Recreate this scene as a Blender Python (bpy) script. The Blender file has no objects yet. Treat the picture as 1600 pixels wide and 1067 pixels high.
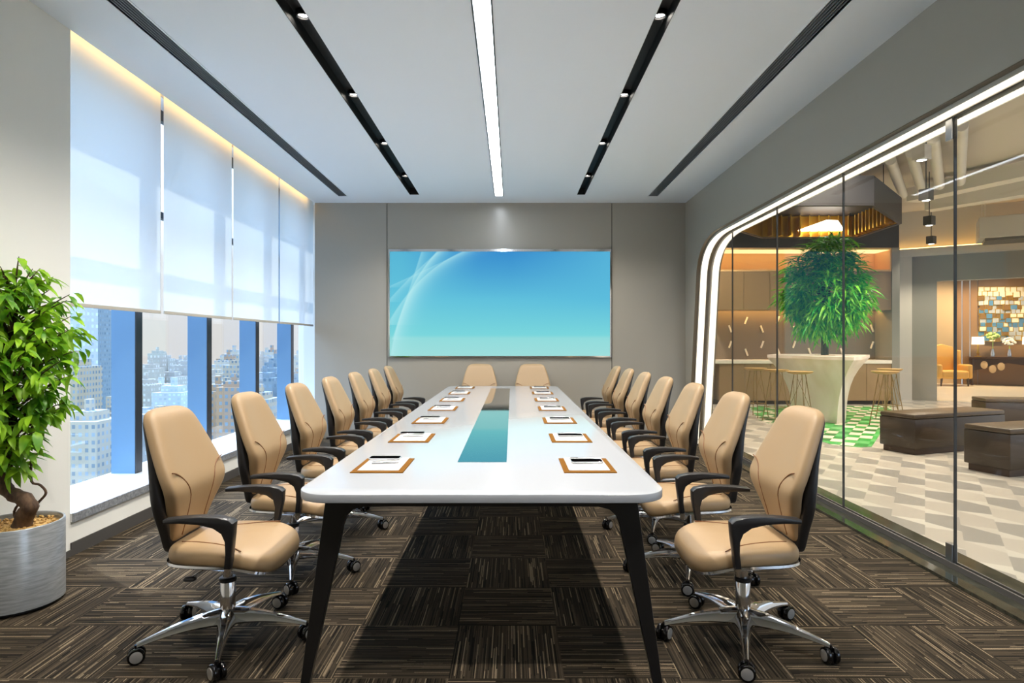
import bpy, bmesh, math, random
from math import pi, sin, cos, radians
from mathutils import Vector, Matrix, Euler

random.seed(7)
C = bpy.context.scene.collection
SC = bpy.context.scene

# ------------------------------------------------------------------ camera numbers (1600x1067 photograph)
F, VX, VY, EYE = 975.0, 800.0, 535.5, 1.3
def FL(px, py, z=0.0):
    """point at height z whose image is px, py"""
    Y = F * (EYE - z) / (py - VY)
    return ((px - VX) / F * Y, Y)
def AT(px, py, Y):
    return ((px - VX) / F * Y, EYE - (py - VY) / F * Y)

XL, XR, YB, H = -2.69, 2.364, 8.507, 3.206

# ------------------------------------------------------------------ colours and materials
def lin(c):
    c = c / 255.0
    return c / 12.92 if c <= 0.04045 else ((c + 0.055) / 1.055) ** 2.4
def rgb(r, g, b):
    return (lin(r), lin(g), lin(b), 1.0)

def mat(name, col, rough=0.5, metal=0.0, spec=0.5, coat=0.0, noise=None, bump=None, sheen=0.0):
    m = bpy.data.materials.new(name); m.use_nodes = True
    nt = m.node_tree; b = nt.nodes['Principled BSDF']
    b.inputs['Base Color'].default_value = rgb(*col)
    b.inputs['Roughness'].default_value = rough
    b.inputs['Metallic'].default_value = metal
    b.inputs['Specular IOR Level'].default_value = spec
    b.inputs['Coat Weight'].default_value = coat
    if noise:                                  # (scale, other colour, detail)
        tc = nt.nodes.new('ShaderNodeTexCoord'); n = nt.nodes.new('ShaderNodeTexNoise')
        n.inputs['Scale'].default_value = noise[0]; n.inputs['Detail'].default_value = noise[2] if len(noise) > 2 else 4
        mp = nt.nodes.new('ShaderNodeMapping')
        if len(noise) > 3: mp.inputs['Scale'].default_value = noise[3]
        nt.links.new(tc.outputs['Object'], mp.inputs[0]); nt.links.new(mp.outputs[0], n.inputs['Vector'])
        r = nt.nodes.new('ShaderNodeValToRGB')
        r.color_ramp.elements[0].position = 0.35; r.color_ramp.elements[1].position = 0.65
        r.color_ramp.elements[0].color = rgb(*col); r.color_ramp.elements[1].color = rgb(*noise[1])
        nt.links.new(n.outputs['Fac'], r.inputs[0]); nt.links.new(r.outputs[0], b.inputs['Base Color'])
    if bump:                                   # (scale, strength)
        tc = nt.nodes.new('ShaderNodeTexCoord'); n = nt.nodes.new('ShaderNodeTexNoise')
        n.inputs['Scale'].default_value = bump[0]; n.inputs['Detail'].default_value = 3
        bp = nt.nodes.new('ShaderNodeBump'); bp.inputs['Strength'].default_value = bump[1]; bp.inputs['Distance'].default_value = 0.002
        nt.links.new(tc.outputs['Object'], n.inputs['Vector']); nt.links.new(n.outputs['Fac'], bp.inputs['Height'])
        nt.links.new(bp.outputs[0], b.inputs['Normal'])
    return m

def emat(name, col, strength):
    m = bpy.data.materials.new(name); m.use_nodes = True
    nt = m.node_tree; nt.nodes.clear()
    e = nt.nodes.new('ShaderNodeEmission'); o = nt.nodes.new('ShaderNodeOutputMaterial')
    e.inputs[0].default_value = rgb(*col); e.inputs[1].default_value = strength
    nt.links.new(e.outputs[0], o.inputs[0])
    return m

def glassmat(name, tint, ior=1.45, refl=1.0):
    m = bpy.data.materials.new(name); m.use_nodes = True
    nt = m.node_tree; nt.nodes.clear()
    t = nt.nodes.new('ShaderNodeBsdfTransparent'); g = nt.nodes.new('ShaderNodeBsdfGlossy')
    f = nt.nodes.new('ShaderNodeFresnel'); mx = nt.nodes.new('ShaderNodeMixShader'); o = nt.nodes.new('ShaderNodeOutputMaterial')
    mu = nt.nodes.new('ShaderNodeMath'); mu.operation = 'MULTIPLY'; mu.inputs[1].default_value = refl
    t.inputs[0].default_value = (*tint, 1); g.inputs[0].default_value = (1, 1, 1, 1); g.inputs['Roughness'].default_value = 0.0
    ge = nt.nodes.new('ShaderNodeNewGeometry'); mi = nt.nodes.new('ShaderNodeMix'); mi.data_type = 'FLOAT'
    mi.inputs[2].default_value = ior; mi.inputs[3].default_value = 1.0 / ior
    nt.links.new(ge.outputs['Backfacing'], mi.inputs[0]); nt.links.new(mi.outputs[0], f.inputs[0])
    nt.links.new(f.outputs[0], mu.inputs[0]); nt.links.new(mu.outputs[0], mx.inputs[0])
    nt.links.new(t.outputs[0], mx.inputs[1]); nt.links.new(g.outputs[0], mx.inputs[2]); nt.links.new(mx.outputs[0], o.inputs[0])
    return m

class NG:
    """tiny helper to write node maths"""
    def __init__(s, m): s.nt = m.node_tree
    def v(s, a, sock):
        if isinstance(a, (int, float)): sock.default_value = a
        else: s.nt.links.new(a, sock)
    def m(s, op, a, b=0.0, c=None):
        n = s.nt.nodes.new('ShaderNodeMath'); n.operation = op
        s.v(a, n.inputs[0]); s.v(b, n.inputs[1])
        if c is not None: s.v(c, n.inputs[2])
        return n.outputs[0]
    def mixf(s, f, a, b):
        n = s.nt.nodes.new('ShaderNodeMix'); n.data_type = 'FLOAT'
        s.v(f, n.inputs[0]); s.v(a, n.inputs[2]); s.v(b, n.inputs[3]); return n.outputs[0]
    def mixc(s, f, a, b):
        n = s.nt.nodes.new('ShaderNodeMix'); n.data_type = 'RGBA'
        s.v(f, n.inputs[0])
        for q, k in ((a, 6), (b, 7)):
            if isinstance(q, tuple): n.inputs[k].default_value = q
            else: s.nt.links.new(q, n.inputs[k])
        return n.outputs[2]
    def comb(s, x, y, z=0.0):
        n = s.nt.nodes.new('ShaderNodeCombineXYZ'); s.v(x, n.inputs[0]); s.v(y, n.inputs[1]); s.v(z, n.inputs[2]); return n.outputs[0]
    def white(s, vec):
        n = s.nt.nodes.new('ShaderNodeTexWhiteNoise'); n.noise_dimensions = '3D'; s.nt.links.new(vec, n.inputs[0]); return n.outputs[0]
    def noise(s, vec, scale, detail=2):
        n = s.nt.nodes.new('ShaderNodeTexNoise'); n.inputs['Scale'].default_value = scale; n.inputs['Detail'].default_value = detail
        s.nt.links.new(vec, n.inputs[0]); return n.outputs[0]
    def ramp(s, f, stops, const=False):
        n = s.nt.nodes.new('ShaderNodeValToRGB')
        if const: n.color_ramp.interpolation = 'CONSTANT'
        el = n.color_ramp.elements
        while len(el) < len(stops): el.new(0.5)
        for e, (p, c) in zip(el, stops): e.position = p; e.color = rgb(*c)
        s.nt.links.new(f, n.inputs[0]); return n.outputs[0]
    def obj(s):
        n = s.nt.nodes.new('ShaderNodeTexCoord'); sp = s.nt.nodes.new('ShaderNodeSeparateXYZ')
        s.nt.links.new(n.outputs['Object'], sp.inputs[0]); return n.outputs['Object'], sp.outputs[0], sp.outputs[1], sp.outputs[2]

# ------------------------------------------------------------------ mesh builder
class MB:
    def __init__(s): s.b = bmesh.new()
    def box(s, x0, x1, y0, y1, z0, z1, bev=0.0, seg=2, M=None):
        t = bmesh.new(); bmesh.ops.create_cube(t, size=1.0)
        for v in t.verts:
            v.co = Vector(((x0 + x1) / 2 + v.co.x * (x1 - x0), (y0 + y1) / 2 + v.co.y * (y1 - y0), (z0 + z1) / 2 + v.co.z * (z1 - z0)))
        if bev: bmesh.ops.bevel(t, geom=t.edges[:], offset=bev, segments=seg, affect='EDGES', profile=0.5)
        if M is not None: bmesh.ops.transform(t, matrix=M, verts=t.verts)
        s.add(t); return s
    def add(s, t):
        me = bpy.data.meshes.new('tmp'); t.to_mesh(me); t.free(); s.b.from_mesh(me); bpy.data.meshes.remove(me)
    def rings(s, rings, closed=True, cap=True):
        vs = [[s.b.verts.new(p) for p in r] for r in rings]
        n = len(rings[0])
        for a, b in zip(vs, vs[1:]):
            for i in range(n if closed else n - 1):
                j = (i + 1) % n
                s.b.faces.new((a[i], a[j], b[j], b[i]))
        if cap:
            s.b.faces.new(list(reversed(vs[0]))); s.b.faces.new(vs[-1])
        return s
    def lathe(s, prof, seg=24, cx=0, cy=0, cap=True):
        return s.rings([[(cx + r * cos(2 * pi * i / seg), cy + r * sin(2 * pi * i / seg), z) for i in range(seg)] for r, z in prof], cap=cap)
    def tube(s, pts, rad, seg=8, up=None, flat=1.0):
        pts = [Vector(p) for p in pts]
        if isinstance(rad, (int, float)): rad = [rad] * len(pts)
        rings = []; pn = None
        for i, p in enumerate(pts):
            d = (pts[min(i + 1, len(pts) - 1)] - pts[max(i - 1, 0)])
            d = d.normalized() if d.length > 1e-9 else Vector((0, 0, 1))
            if up is not None: n = Vector(up)
            elif pn is None: n = Vector((0, 0, 1)) if abs(d.z) < 0.9 else Vector((1, 0, 0))
            else: n = pn
            n = (n - d * n.dot(d)); n = n.normalized() if n.length > 1e-6 else d.orthogonal().normalized()
            bb = d.cross(n); pn = n
            rings.append([p + (n * cos(2 * pi * k / seg) * flat + bb * sin(2 * pi * k / seg)) * rad[i] for k in range(seg)])
        return s.rings(rings)
    def prism(s, poly, axis, a, b, bev=0.0):
        """poly in the other two axes, extruded along axis from a to b"""
        t = bmesh.new()
        def P(q, w):
            return {'x': (w, q[0], q[1]), 'y': (q[0], w, q[1]), 'z': (q[0], q[1], w)}[axis]
        lo = [t.verts.new(P(q, a)) for q in poly]; hi = [t.verts.new(P(q, b)) for q in poly]
        n = len(poly)
        for i in range(n): t.faces.new((lo[i], lo[(i + 1) % n], hi[(i + 1) % n], hi[i]))
        t.faces.new(list(reversed(lo))); t.faces.new(hi)
        bmesh.ops.recalc_face_normals(t, faces=t.faces[:])
        if bev:
            es = [e for e in t.edges if e.verts[0].co != e.verts[1].co and any(len(f.verts) == n for f in e.link_faces)]
            bmesh.ops.bevel(t, geom=es, offset=bev, segments=2, affect='EDGES', profile=0.5)
        s.add(t); return s
    def xf(s, M):
        bmesh.ops.transform(s.b, matrix=M, verts=s.b.verts); return s
    def ob(s, name, m, parent=None, smooth=40, subd=0, loc=None, recalc=True):
        if recalc: bmesh.ops.recalc_face_normals(s.b, faces=s.b.faces[:])
        me = bpy.data.meshes.new(name); s.b.to_mesh(me); s.b.free()
        me.materials.append(m)
        if smooth:
            me.shade_smooth(); me.set_sharp_from_angle(angle=radians(smooth))
        o = bpy.data.objects.new(name, me); C.objects.link(o)
        if parent: o.parent = parent
        if loc: o.location = loc
        if subd:
            md = o.modifiers.new('subdivision', 'SUBSURF'); md.levels = subd; md.render_levels = subd
        return o

def tag(o, label, cat, group=None, kind=None):
    o['label'] = label; o['category'] = cat
    if group: o['group'] = group
    if kind: o['kind'] = kind
    return o
def thing(name, label, cat, loc=(0, 0, 0), rz=0.0, group=None):
    o = bpy.data.objects.new(name, None); C.objects.link(o); o.empty_display_size = 0.1
    o.location = loc; o.rotation_euler = (0, 0, rz)
    return tag(o, label, cat, group)
def struct(o, label=None, cat=None):
    o['kind'] = 'structure'
    if label: o['label'] = label; o['category'] = cat or o.name.split('_')[0]
    return o
def dup(root, loc, rz=None, label=None, group=None):
    kids = {}
    for o in bpy.data.objects:
        if o.parent: kids.setdefault(o.parent, []).append(o)
    r = root.copy(); C.objects.link(r); r.location = loc
    if rz is not None: r.rotation_euler = (0, 0, rz)
    if label: r['label'] = label
    if group: r['group'] = group
    for c in kids.get(root, []):
        d = c.copy(); C.objects.link(d); d.parent = r
        for g in kids.get(c, []):
            e = g.copy(); C.objects.link(e); e.parent = d
    return r

# ------------------------------------------------------------------ materials
M = {}
M['wallwhite'] = mat('wall_paint_white', (236, 236, 230), 0.6)
M['ceil'] = mat('ceiling_paint', (240, 247, 254), 0.7)
M['taupe'] = mat('taupe_panel', (163, 159, 149), 0.24, spec=0.6)
M['taupe2'] = mat('taupe_wall', (164, 160, 148), 0.45)
M['groove'] = mat('dark_groove', (50, 46, 42), 0.6)
M['base'] = mat('dark_baseboard', (74, 72, 70), 0.5)
M['tan'] = mat('tan_leather', (161, 135, 101), 0.42, spec=0.45, bump=(220, 0.12))
M['seam'] = mat('brown_seam', (120, 78, 44), 0.6)
M['black'] = mat('black_plastic', (32, 32, 34), 0.38)
M['blackgloss'] = mat('black_gloss', (14, 14, 15), 0.12)
M['hub'] = mat('satin_hub', (176, 174, 170), 0.35, 0.5)
M['phoneblack'] = mat('phone_black', (5, 5, 6), 0.6, spec=0.0)
M['chrome'] = mat('chrome', (215, 215, 218), 0.09, 1.0)
M['steel'] = mat('brushed_steel', (170, 172, 174), 0.3, 1.0)
M['tabletop'] = mat('white_lacquer', (168, 172, 178), 0.14, spec=0.5)
M['tableglass'] = mat('dark_inset_glass', (16, 24, 26), 0.03, spec=1.0, coat=1.0)
M['legblack'] = mat('black_powder_coat', (20, 20, 21), 0.35)
M['slot'] = mat('black_slot', (30, 30, 31), 0.55)
M['slat'] = mat('grey_slat', (140, 144, 150), 0.45, 0.3)
M['marblew'] = mat('sill_marble', (232, 232, 232), 0.22, noise=(5, (205, 208, 212), 8))
M['sillgrey'] = mat('sill_granite', (150, 154, 158), 0.35, noise=(60, (110, 114, 120), 5))
M['fin'] = mat('skylight_tinted_fin', (98, 138, 172), 0.4)  # the blue skylight falling on the fins is painted into this colour
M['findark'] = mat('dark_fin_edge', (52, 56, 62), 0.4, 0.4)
M['bronze'] = mat('bronze_reveal', (112, 100, 82), 0.35, 0.3)
M['ledw'] = emat('warm_white_led', (255, 240, 214), 0.95)
M['ledstrip'] = emat('ceiling_strip_led', (240, 247, 255), 7.0)
M['lamp'] = emat('downlight_lamp', (255, 248, 236), 10.0)
M['cove'] = emat('cove_led_warm', (255, 200, 120), 3.6)
M['shelfled'] = emat('shelf_led_warm', (255, 196, 112), 3.5)
M['underled'] = emat('under_cabinet_led', (255, 196, 112), 14.0)
M['shelfglow'] = emat('shelf_light_panel', (255, 206, 138), 0.8)
M['granite'] = mat('dark_granite', (40, 42, 36), 0.10, spec=0.7, noise=(14, (66, 66, 56), 8))
M['pot'] = mat('grey_metal_pot', (188, 194, 198), 0.3, 0.55, noise=(14, (160, 166, 170), 5, (1, 1, 9)))
M['soil'] = mat('tan_pebbles', (206, 170, 104), 0.8, noise=(90, (150, 114, 60), 2), bump=(120, 1.0))
M['bark'] = mat('bark', (96, 72, 50), 0.8, noise=(40, (56, 40, 28), 5, (1, 1, 0.3)), bump=(60, 1.0))
M['paper'] = mat('paper', (184, 184, 184), 0.6)
M['ink'] = mat('printed_ink', (120, 122, 126), 0.7)
M['folder'] = mat('brown_folder', (112, 72, 6), 0.75, spec=0.1)
M['silver'] = mat('silver_metal', (200, 202, 205), 0.25, 0.9)
M['cab'] = mat('taupe_cabinet', (150, 124, 92), 0.4)
M['cabg'] = mat('grey_cabinet_wall', (122, 110, 96), 0.35)
M['shelf'] = mat('pale_wood_shelf', (224, 184, 130), 0.5)
M['worktop'] = mat('white_worktop', (238, 232, 222), 0.3)
M['stone'] = mat('white_marble', (252, 242, 236), 0.3, noise=(2.2, (232, 220, 204), 10, (1.5, 1.5, 0.5)))
M['stoolwood'] = mat('stool_oak', (176, 142, 90), 0.5)
M['wire'] = mat('brass_wire', (150, 126, 84), 0.35, 0.8)
M['wiregrey'] = mat('grey_wire', (96, 94, 90), 0.4, 0.6)
M['canopy'] = mat('dark_canopy', (40, 39, 42), 0.5)
M['gold'] = mat('gold_slat', (206, 160, 56), 0.28, 0.75)
M['canopylight'] = emat('canopy_light', (255, 246, 232), 3.0)
M['ottoman'] = mat('dark_brown_leather', (60, 49, 38), 0.32)
M['ottomantop'] = mat('brown_leather_top', (78, 64, 48), 0.35)
M['lobwall'] = mat('lobby_grey', (140, 136, 126), 0.45)
M['column'] = mat('pale_column', (196, 190, 178), 0.45)
M['lobceil'] = mat('lobby_ceiling', (205, 196, 180), 0.7)
M['duct'] = mat('duct_grey', (222, 216, 204), 0.5)
M['panelbrown'] = mat('brown_panel', (146, 112, 78), 0.35)
M['panelbeige'] = mat('beige_panel', (196, 168, 128), 0.5)
M['darkpanel'] = mat('dark_niche_panel', (96, 92, 84), 0.35)
M['paleboard'] = mat('pale_floor', (222, 206, 180), 0.3)
M['armchair'] = mat('gold_velvet', (212, 164, 82), 0.6)
M['console'] = mat('dark_wood', (66, 46, 32), 0.35)
M['shade'] = emat('lamp_shade_glow', (255, 236, 196), 1.1)
M['petal'] = mat('white_petal', (244, 240, 228), 0.6)
M['palegreen'] = mat('pale_green_leaf', (176, 200, 110), 0.6)
M['glass'] = glassmat('partition_glass', (0.95, 0.955, 0.94), 1.5, 0.35)
M['winglass'] = glassmat('window_glass', (0.97, 0.985, 0.99), 1.4, 0.7)

def leafmat(name, a, b):
    m = mat(name, a, 0.4, spec=0.4); g = NG(m); bs = m.node_tree.nodes['Principled BSDF']
    vec, x, y, z = g.obj()
    c = g.ramp(g.noise(vec, 9.0, 2), [(0.38, a), (0.62, b)])
    m.node_tree.links.new(c, bs.inputs['Base Color'])
    t = m.node_tree.nodes.new('ShaderNodeBsdfTranslucent'); mx = m.node_tree.nodes.new('ShaderNodeMixShader'); mx.inputs[0].default_value = 0.35
    m.node_tree.links.new(c, t.inputs[0])
    out = [n for n in m.node_tree.nodes if n.type == 'OUTPUT_MATERIAL'][0]
    m.node_tree.links.new(bs.outputs[0], mx.inputs[1]); m.node_tree.links.new(t.outputs[0], mx.inputs[2]); m.node_tree.links.new(mx.outputs[0], out.inputs[0])
    return m
M['leaf'] = leafmat('ficus_leaf', (84, 144, 28), (160, 206, 48))
M['bamboo'] = leafmat('bamboo_leaf', (44, 158, 44), (136, 204, 56))

def blindmat():
    m = bpy.data.materials.new('blind_fabric'); m.use_nodes = True; nt = m.node_tree; nt.nodes.clear()
    d = nt.nodes.new('ShaderNodeBsdfDiffuse'); t = nt.nodes.new('ShaderNodeBsdfTranslucent'); tr = nt.nodes.new('ShaderNodeBsdfTransparent')
    m1 = nt.nodes.new('ShaderNodeMixShader'); m2 = nt.nodes.new('ShaderNodeMixShader'); o = nt.nodes.new('ShaderNodeOutputMaterial')
    d.inputs[0].default_value = rgb(216, 220, 226); t.inputs[0].default_value = rgb(244, 246, 246)
    m1.inputs[0].default_value = 0.56; m2.inputs[0].default_value = 0.06
    nt.links.new(d.outputs[0], m1.inputs[1]); nt.links.new(t.outputs[0], m1.inputs[2])
    nt.links.new(m1.outputs[0], m2.inputs[1]); nt.links.new(tr.outputs[0], m2.inputs[2]); nt.links.new(m2.outputs[0], o.inputs[0])
    return m
M['blind'] = blindmat()

def carpetmat():
    m = mat('carpet_tiles', (60, 54, 48), 0.95, spec=0.1); g = NG(m); b = m.node_tree.nodes['Principled BSDF']
    vec, x, y, z = g.obj(); s = 0.449
    px = g.m('DIVIDE', g.m('ADD', x, 0.246), s); py = g.m('DIVIDE', g.m('SUBTRACT', y, 2.417), s)
    ix = g.m('FLOOR', px); iy = g.m('FLOOR', py)
    par = g.m('ABSOLUTE', g.m('MODULO', g.m('ADD', ix, iy), 2.0))
    fx = g.m('SUBTRACT', px, ix); fy = g.m('SUBTRACT', py, iy)
    u = g.mixf(par, fx, fy); w = g.mixf(par, fy, fx)
    si = g.m('FLOOR', g.m('MULTIPLY', u, 96.0))
    tid = g.m('ADD', g.m('MULTIPLY', ix, 7.13), g.m('MULTIPLY', iy, 3.71))
    off = g.white(g.comb(si, tid, 3.3))
    seg = g.m('FLOOR', g.m('ADD', g.m('MULTIPLY', w, 1.6), off))
    val = g.white(g.comb(si, g.m('ADD', tid, seg), 0.7))
    pile = g.noise(vec, 380.0, 1)
    val2 = g.m('ADD', val, g.m('MULTIPLY', g.m('SUBTRACT', pile, 0.5), 0.30))
    col = g.ramp(val2, [(0.0, (15, 13, 12)), (0.14, (38, 34, 28)), (0.5, (57, 50, 40)), (0.80, (68, 59, 47)), (0.90, (84, 74, 60)), (1.0, (146, 130, 106))])
    # each tile is a touch lighter or darker than its neighbour, by weave direction
    tone = g.m('ADD', 0.86, g.m('MULTIPLY', g.white(g.comb(ix, iy, 9.0)), 0.22))
    hv = m.node_tree.nodes.new('ShaderNodeHueSaturation'); m.node_tree.links.new(tone, hv.inputs['Value']); m.node_tree.links.new(col, hv.inputs['Color'])
    m.node_tree.links.new(hv.outputs[0], b.inputs['Base Color'])
    bp = m.node_tree.nodes.new('ShaderNodeBump'); bp.inputs['Strength'].default_value = 0.5; bp.inputs['Distance'].default_value = 0.003
    m.node_tree.links.new(val2, bp.inputs['Height']); m.node_tree.links.new(bp.outputs[0], b.inputs['Normal'])
    return m
M['carpet'] = carpetmat()

def lobbytile():
    m = mat('lobby_tiles', (200, 192, 180), 0.3, spec=0.4); g = NG(m); b = m.node_tree.nodes['Principled BSDF']
    vec, x, y, z = g.obj(); a = radians(33.5); s = 0.212
    u = g.m('DIVIDE', g.m('SUBTRACT', g.m('MULTIPLY', x, cos(a)), g.m('MULTIPLY', y, sin(a))), s)
    v = g.m('DIVIDE', g.m('ADD', g.m('MULTIPLY', x, sin(a)), g.m('MULTIPLY', y, cos(a))), 0.44)
    iu = g.m('FLOOR', u); fu = g.m('SUBTRACT', u, iu)
    odd = g.m('ABSOLUTE', g.m('MODULO', iu, 2.0))
    vv = g.m('ADD', v, g.m('MULTIPLY', odd, 0.5)); iv = g.m('FLOOR', vv); fv = g.m('SUBTRACT', vv, iv)
    k1 = g.m('GREATER_THAN', fv, g.m('ADD', 0.02, g.m('MULTIPLY', g.m('SUBTRACT', 1.0, fu), 0.34)))
    k2 = g.m('LESS_THAN', fv, g.m('SUBTRACT', 0.98, g.m('MULTIPLY', fu, 0.34)))
    lo = g.mixf(odd, k1, k2)
    r1 = g.m('ADD', g.m('MULTIPLY', g.m('ABSOLUTE', g.m('MODULO', iv, 2.0)), 0.6), g.m('MULTIPLY', g.white(g.comb(iu, iv, 1.0)), 0.35))
    r2 = g.white(g.comb(iu, iv, 5.0))
    c1 = g.ramp(r1, [(0.0, (140, 136, 130)), (0.35, (150, 145, 137)), (0.6, (172, 164, 153)), (1.0, (182, 174, 162))])
    c2 = g.ramp(r2, [(0.0, (198, 192, 180)), (1.0, (186, 179, 167))])
    m.node_tree.links.new(g.mixc(lo, c2, c1), b.inputs['Base Color'])
    return m
M['lobbytile'] = lobbytile()

def greentile():
    m = mat('green_mosaic', (60, 170, 80), 0.35); g = NG(m); b = m.node_tree.nodes['Principled BSDF']
    vec, x, y, z = g.obj(); a = radians(33.5)
    u = g.m('DIVIDE', g.m('SUBTRACT', g.m('MULTIPLY', x, cos(a)), g.m('MULTIPLY', y, sin(a))), 0.15)
    v = g.m('DIVIDE', g.m('ADD', g.m('MULTIPLY', x, sin(a)), g.m('MULTIPLY', y, cos(a))), 0.27)
    iu, iv = g.m('FLOOR', u), g.m('FLOOR', v)
    par = g.m('ABSOLUTE', g.m('MODULO', g.m('ADD', iu, iv), 2.0))
    gr = g.ramp(g.white(g.comb(iu, iv, 2.0)), [(0.0, (14, 104, 36)), (0.6, (34, 148, 56)), (1.0, (62, 160, 74))])
    wh = g.ramp(g.white(g.comb(iu, iv, 4.0)), [(0.0, (226, 218, 200)), (0.75, (206, 196, 176)), (0.8, (70, 164, 84)), (1.0, (90, 170, 96))])
    m.node_tree.links.new(g.mixc(par, gr, wh), b.inputs['Base Color'])
    return m
M['greentile'] = greentile()

# ================================================================== ROOM SHELL
struct(MB().box(XL, XR, -1.3, YB, -0.06, 0.0).ob('floor', M['carpet'], smooth=0), 'dark brown striped carpet tiles laid in a chequer of turned squares', 'floor')

# slots through the ceiling
SL = [(-2.251, -2.138, 8.10), (-1.317, -1.193, 8.03), (-0.230, -0.110, 8.10), (0.836, 0.939, 8.03), (1.769, 1.890, 8.10)]
SY0 = 0.25
cb = MB()
edges = [XL] + [e for s in SL for e in s[:2]] + [XR]
for i in range(0, len(edges), 2): cb.box(edges[i], edges[i + 1], SY0, 8.03, H, H + 0.10)
cb.box(XL, XR, -1.3, SY0, H, H + 0.10); 
for i, s in enumerate(SL):
    if s[2] < 8.05: cb.box(s[0], s[1], 8.03, 8.10, H, H + 0.10)
ex2 = [XL] + [e for s in SL if s[2] > 8.05 for e in s[:2]] + [XR]
# strips between 8.03 and 8.10 outside the slots
xs = sorted(edges)
for i in range(0, len(xs), 2): cb.box(xs[i], xs[i + 1], 8.03, 8.10, H, H + 0.10)
cb.box(XL, XR, 8.10, YB, H, H + 0.10)
struct(cb.ob('ceiling', M['ceil'], smooth=0), 'white plaster ceiling cut by five long slots', 'ceiling')
struct(MB().box(-3.30, 2.75, -1.3, 9.7, H + 0.19, H + 0.3).ob('ceiling_slab', M['ceil'], smooth=0), 'concrete slab above the plaster ceiling', 'ceiling')

# left wall: pier at the camera side, upstand under the sill
wl = MB().box(-3.25, XL, -1.3, 3.80, 0, H + 0.19)
wl.box(-3.25, XL, 3.80, 8.55, 0, 0.206)
struct(wl.ob('wall_left', M['wallwhite'], smooth=0), 'off-white left wall with a pier beside the window', 'wall')
struct(MB().box(-3.25, -2.69, 9.50, 9.62, 0.0, H + 0.19).box(-3.25, -2.70, 8.55, 9.5, 0, 0.206).ob('wall_left_end', M['wallwhite'], smooth=0), 'white end face of the window bay', 'wall')
struct(MB().box(XL, XL + 0.008, 3.80, YB, 0, 0.08).box(XL, XL + 0.008, -1.3, 3.8, 0, 0.04).ob('baseboard_left', M['base'], smooth=0), 'dark grey baseboard under the window', 'baseboard')
sill = MB().box(-3.21, -2.68, 3.80, 8.50, 0.206, 0.262, 0.004).box(-3.21, -2.72, 8.50, 9.49, 0.206, 0.262)
s_o = struct(sill.ob('trim_1', M['marblew'], smooth=0), 'white marble window sill with a grey front edge', 'sill')
MB().box(-2.682, -2.672, 3.802, 8.498, 0.206, 0.259).ob('sill_edge', M['sillgrey'], s_o, smooth=0)

# back wall: three taupe panels with joints
wb = MB()
jx = [XL, -1.704, 1.361, XR]
struct(MB().box(XL, XR, YB + 0.012, YB + 0.3, 0, H).ob('wall_back', M['groove'], smooth=0), 'back wall behind the panels', 'wall')
for i in range(3):
    g = 0.005
    o = MB().box(jx[i] + (g if i else 0), jx[i + 1] - (g if i < 2 else 0), YB, YB + 0.011, 0.0, H, 0).ob('wall_panel', M['taupe'], smooth=0)
    struct(o, ['taupe wall panel left of the big screen, nearest the window', 'taupe wall panel carrying the big screen', 'taupe wall panel right of the big screen'][i], 'wall')
struct(MB().box(XL, XR, -1.5, -1.3, 0, H).ob('wall_rear', M['taupe2'], smooth=0))

# right wall with the arched opening
def arch(d=0.0):
    """opening contour in (Y, z); d > 0 shrinks it"""
    P0, P1, P2 = Vector((8.01 - d, 2.16)), Vector((7.93 - d, 2.613 - d)), Vector((7.15 - d, 2.613 - d))
    pts = [(8.37 - d, 0.0)]
    for k in range(1, 8): pts.append((8.37 - d - 0.36 * k / 8, 2.16 * k / 8))
    for k in range(17):
        t = k / 16; p = P0 * (1 - t) ** 2 + P1 * 2 * t * (1 - t) + P2 * t * t
        pts.append((p.x, p.y))
    for yy in (6.5, 5.5, 4.5, 3.5, 2.5, 1.5, 0.5, -0.4): pts.append((yy, 2.613 - d))
    pts += [(-0.75 + d, 2.5 - d), (-0.9 + d, 2.2), (-0.9 + d, 0.0)]
    return pts
pol = [(-1.3, 0), (-1.3, H + 0.19), (13.4, H + 0.19), (13.4, 0)] + arch()
struct(MB().prism(pol, 'x', XR, 2.67).ob('wall_right', M['taupe2'], smooth=0), 'grey right wall with a wide round-cornered opening', 'wall')
# bronze lining of the opening
def ribbon(x0, x1, d0, d1, mname, name, parent=None, skip=0):
    a, b = arch(d0), arch(d1)
    mb = MB()
    rings = [[(x0, p[0], p[1]), (x1, p[0], p[1]), (x1, q[0], q[1]), (x0, q[0], q[1])] for p, q in zip(a, b)]
    mb.rings(rings)
    return mb.ob(name, M[mname], parent, smooth=35)
struct(ribbon(XR + 0.002, 2.668, -0.003, 0.006, 'bronze', 'trim_2'), 'bronze lining inside the glazed opening', 'trim')
for (x0, x1, lab) in ((2.415, 2.492, 'warm white light strip nearest the meeting room around the opening'), (2.562, 2.642, 'warm white light strip behind the glass around the opening')):
    t = thing('arch_light_strip', lab, 'light')
    ribbon(x0, x1, 0.006, 0.024, 'ledw', 'diffuser', t)
    ribbon(x0 - 0.006, x0, 0.006, 0.030, 'column', 'channel_lip', t); ribbon(x1, x1 + 0.006, 0.006, 0.030, 'column', 'channel_lip', t)

# floor threshold under the glass
struct(MB().box(XR, 2.73, -1.3, 8.36, -0.06, 0.018).ob('trim_3', M['granite'], smooth=0), 'dark polished granite threshold under the glass', 'threshold')
tr = thing('floor_channel', 'dark metal floor channel holding the glass panels', 'channel')
MB().box(2.497, 2.508, -0.9, 8.3, 0.018, 0.05).box(2.532, 2.543, -0.9, 8.3, 0.018, 0.05).ob('rail', M['base'], tr, smooth=0)

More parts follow.
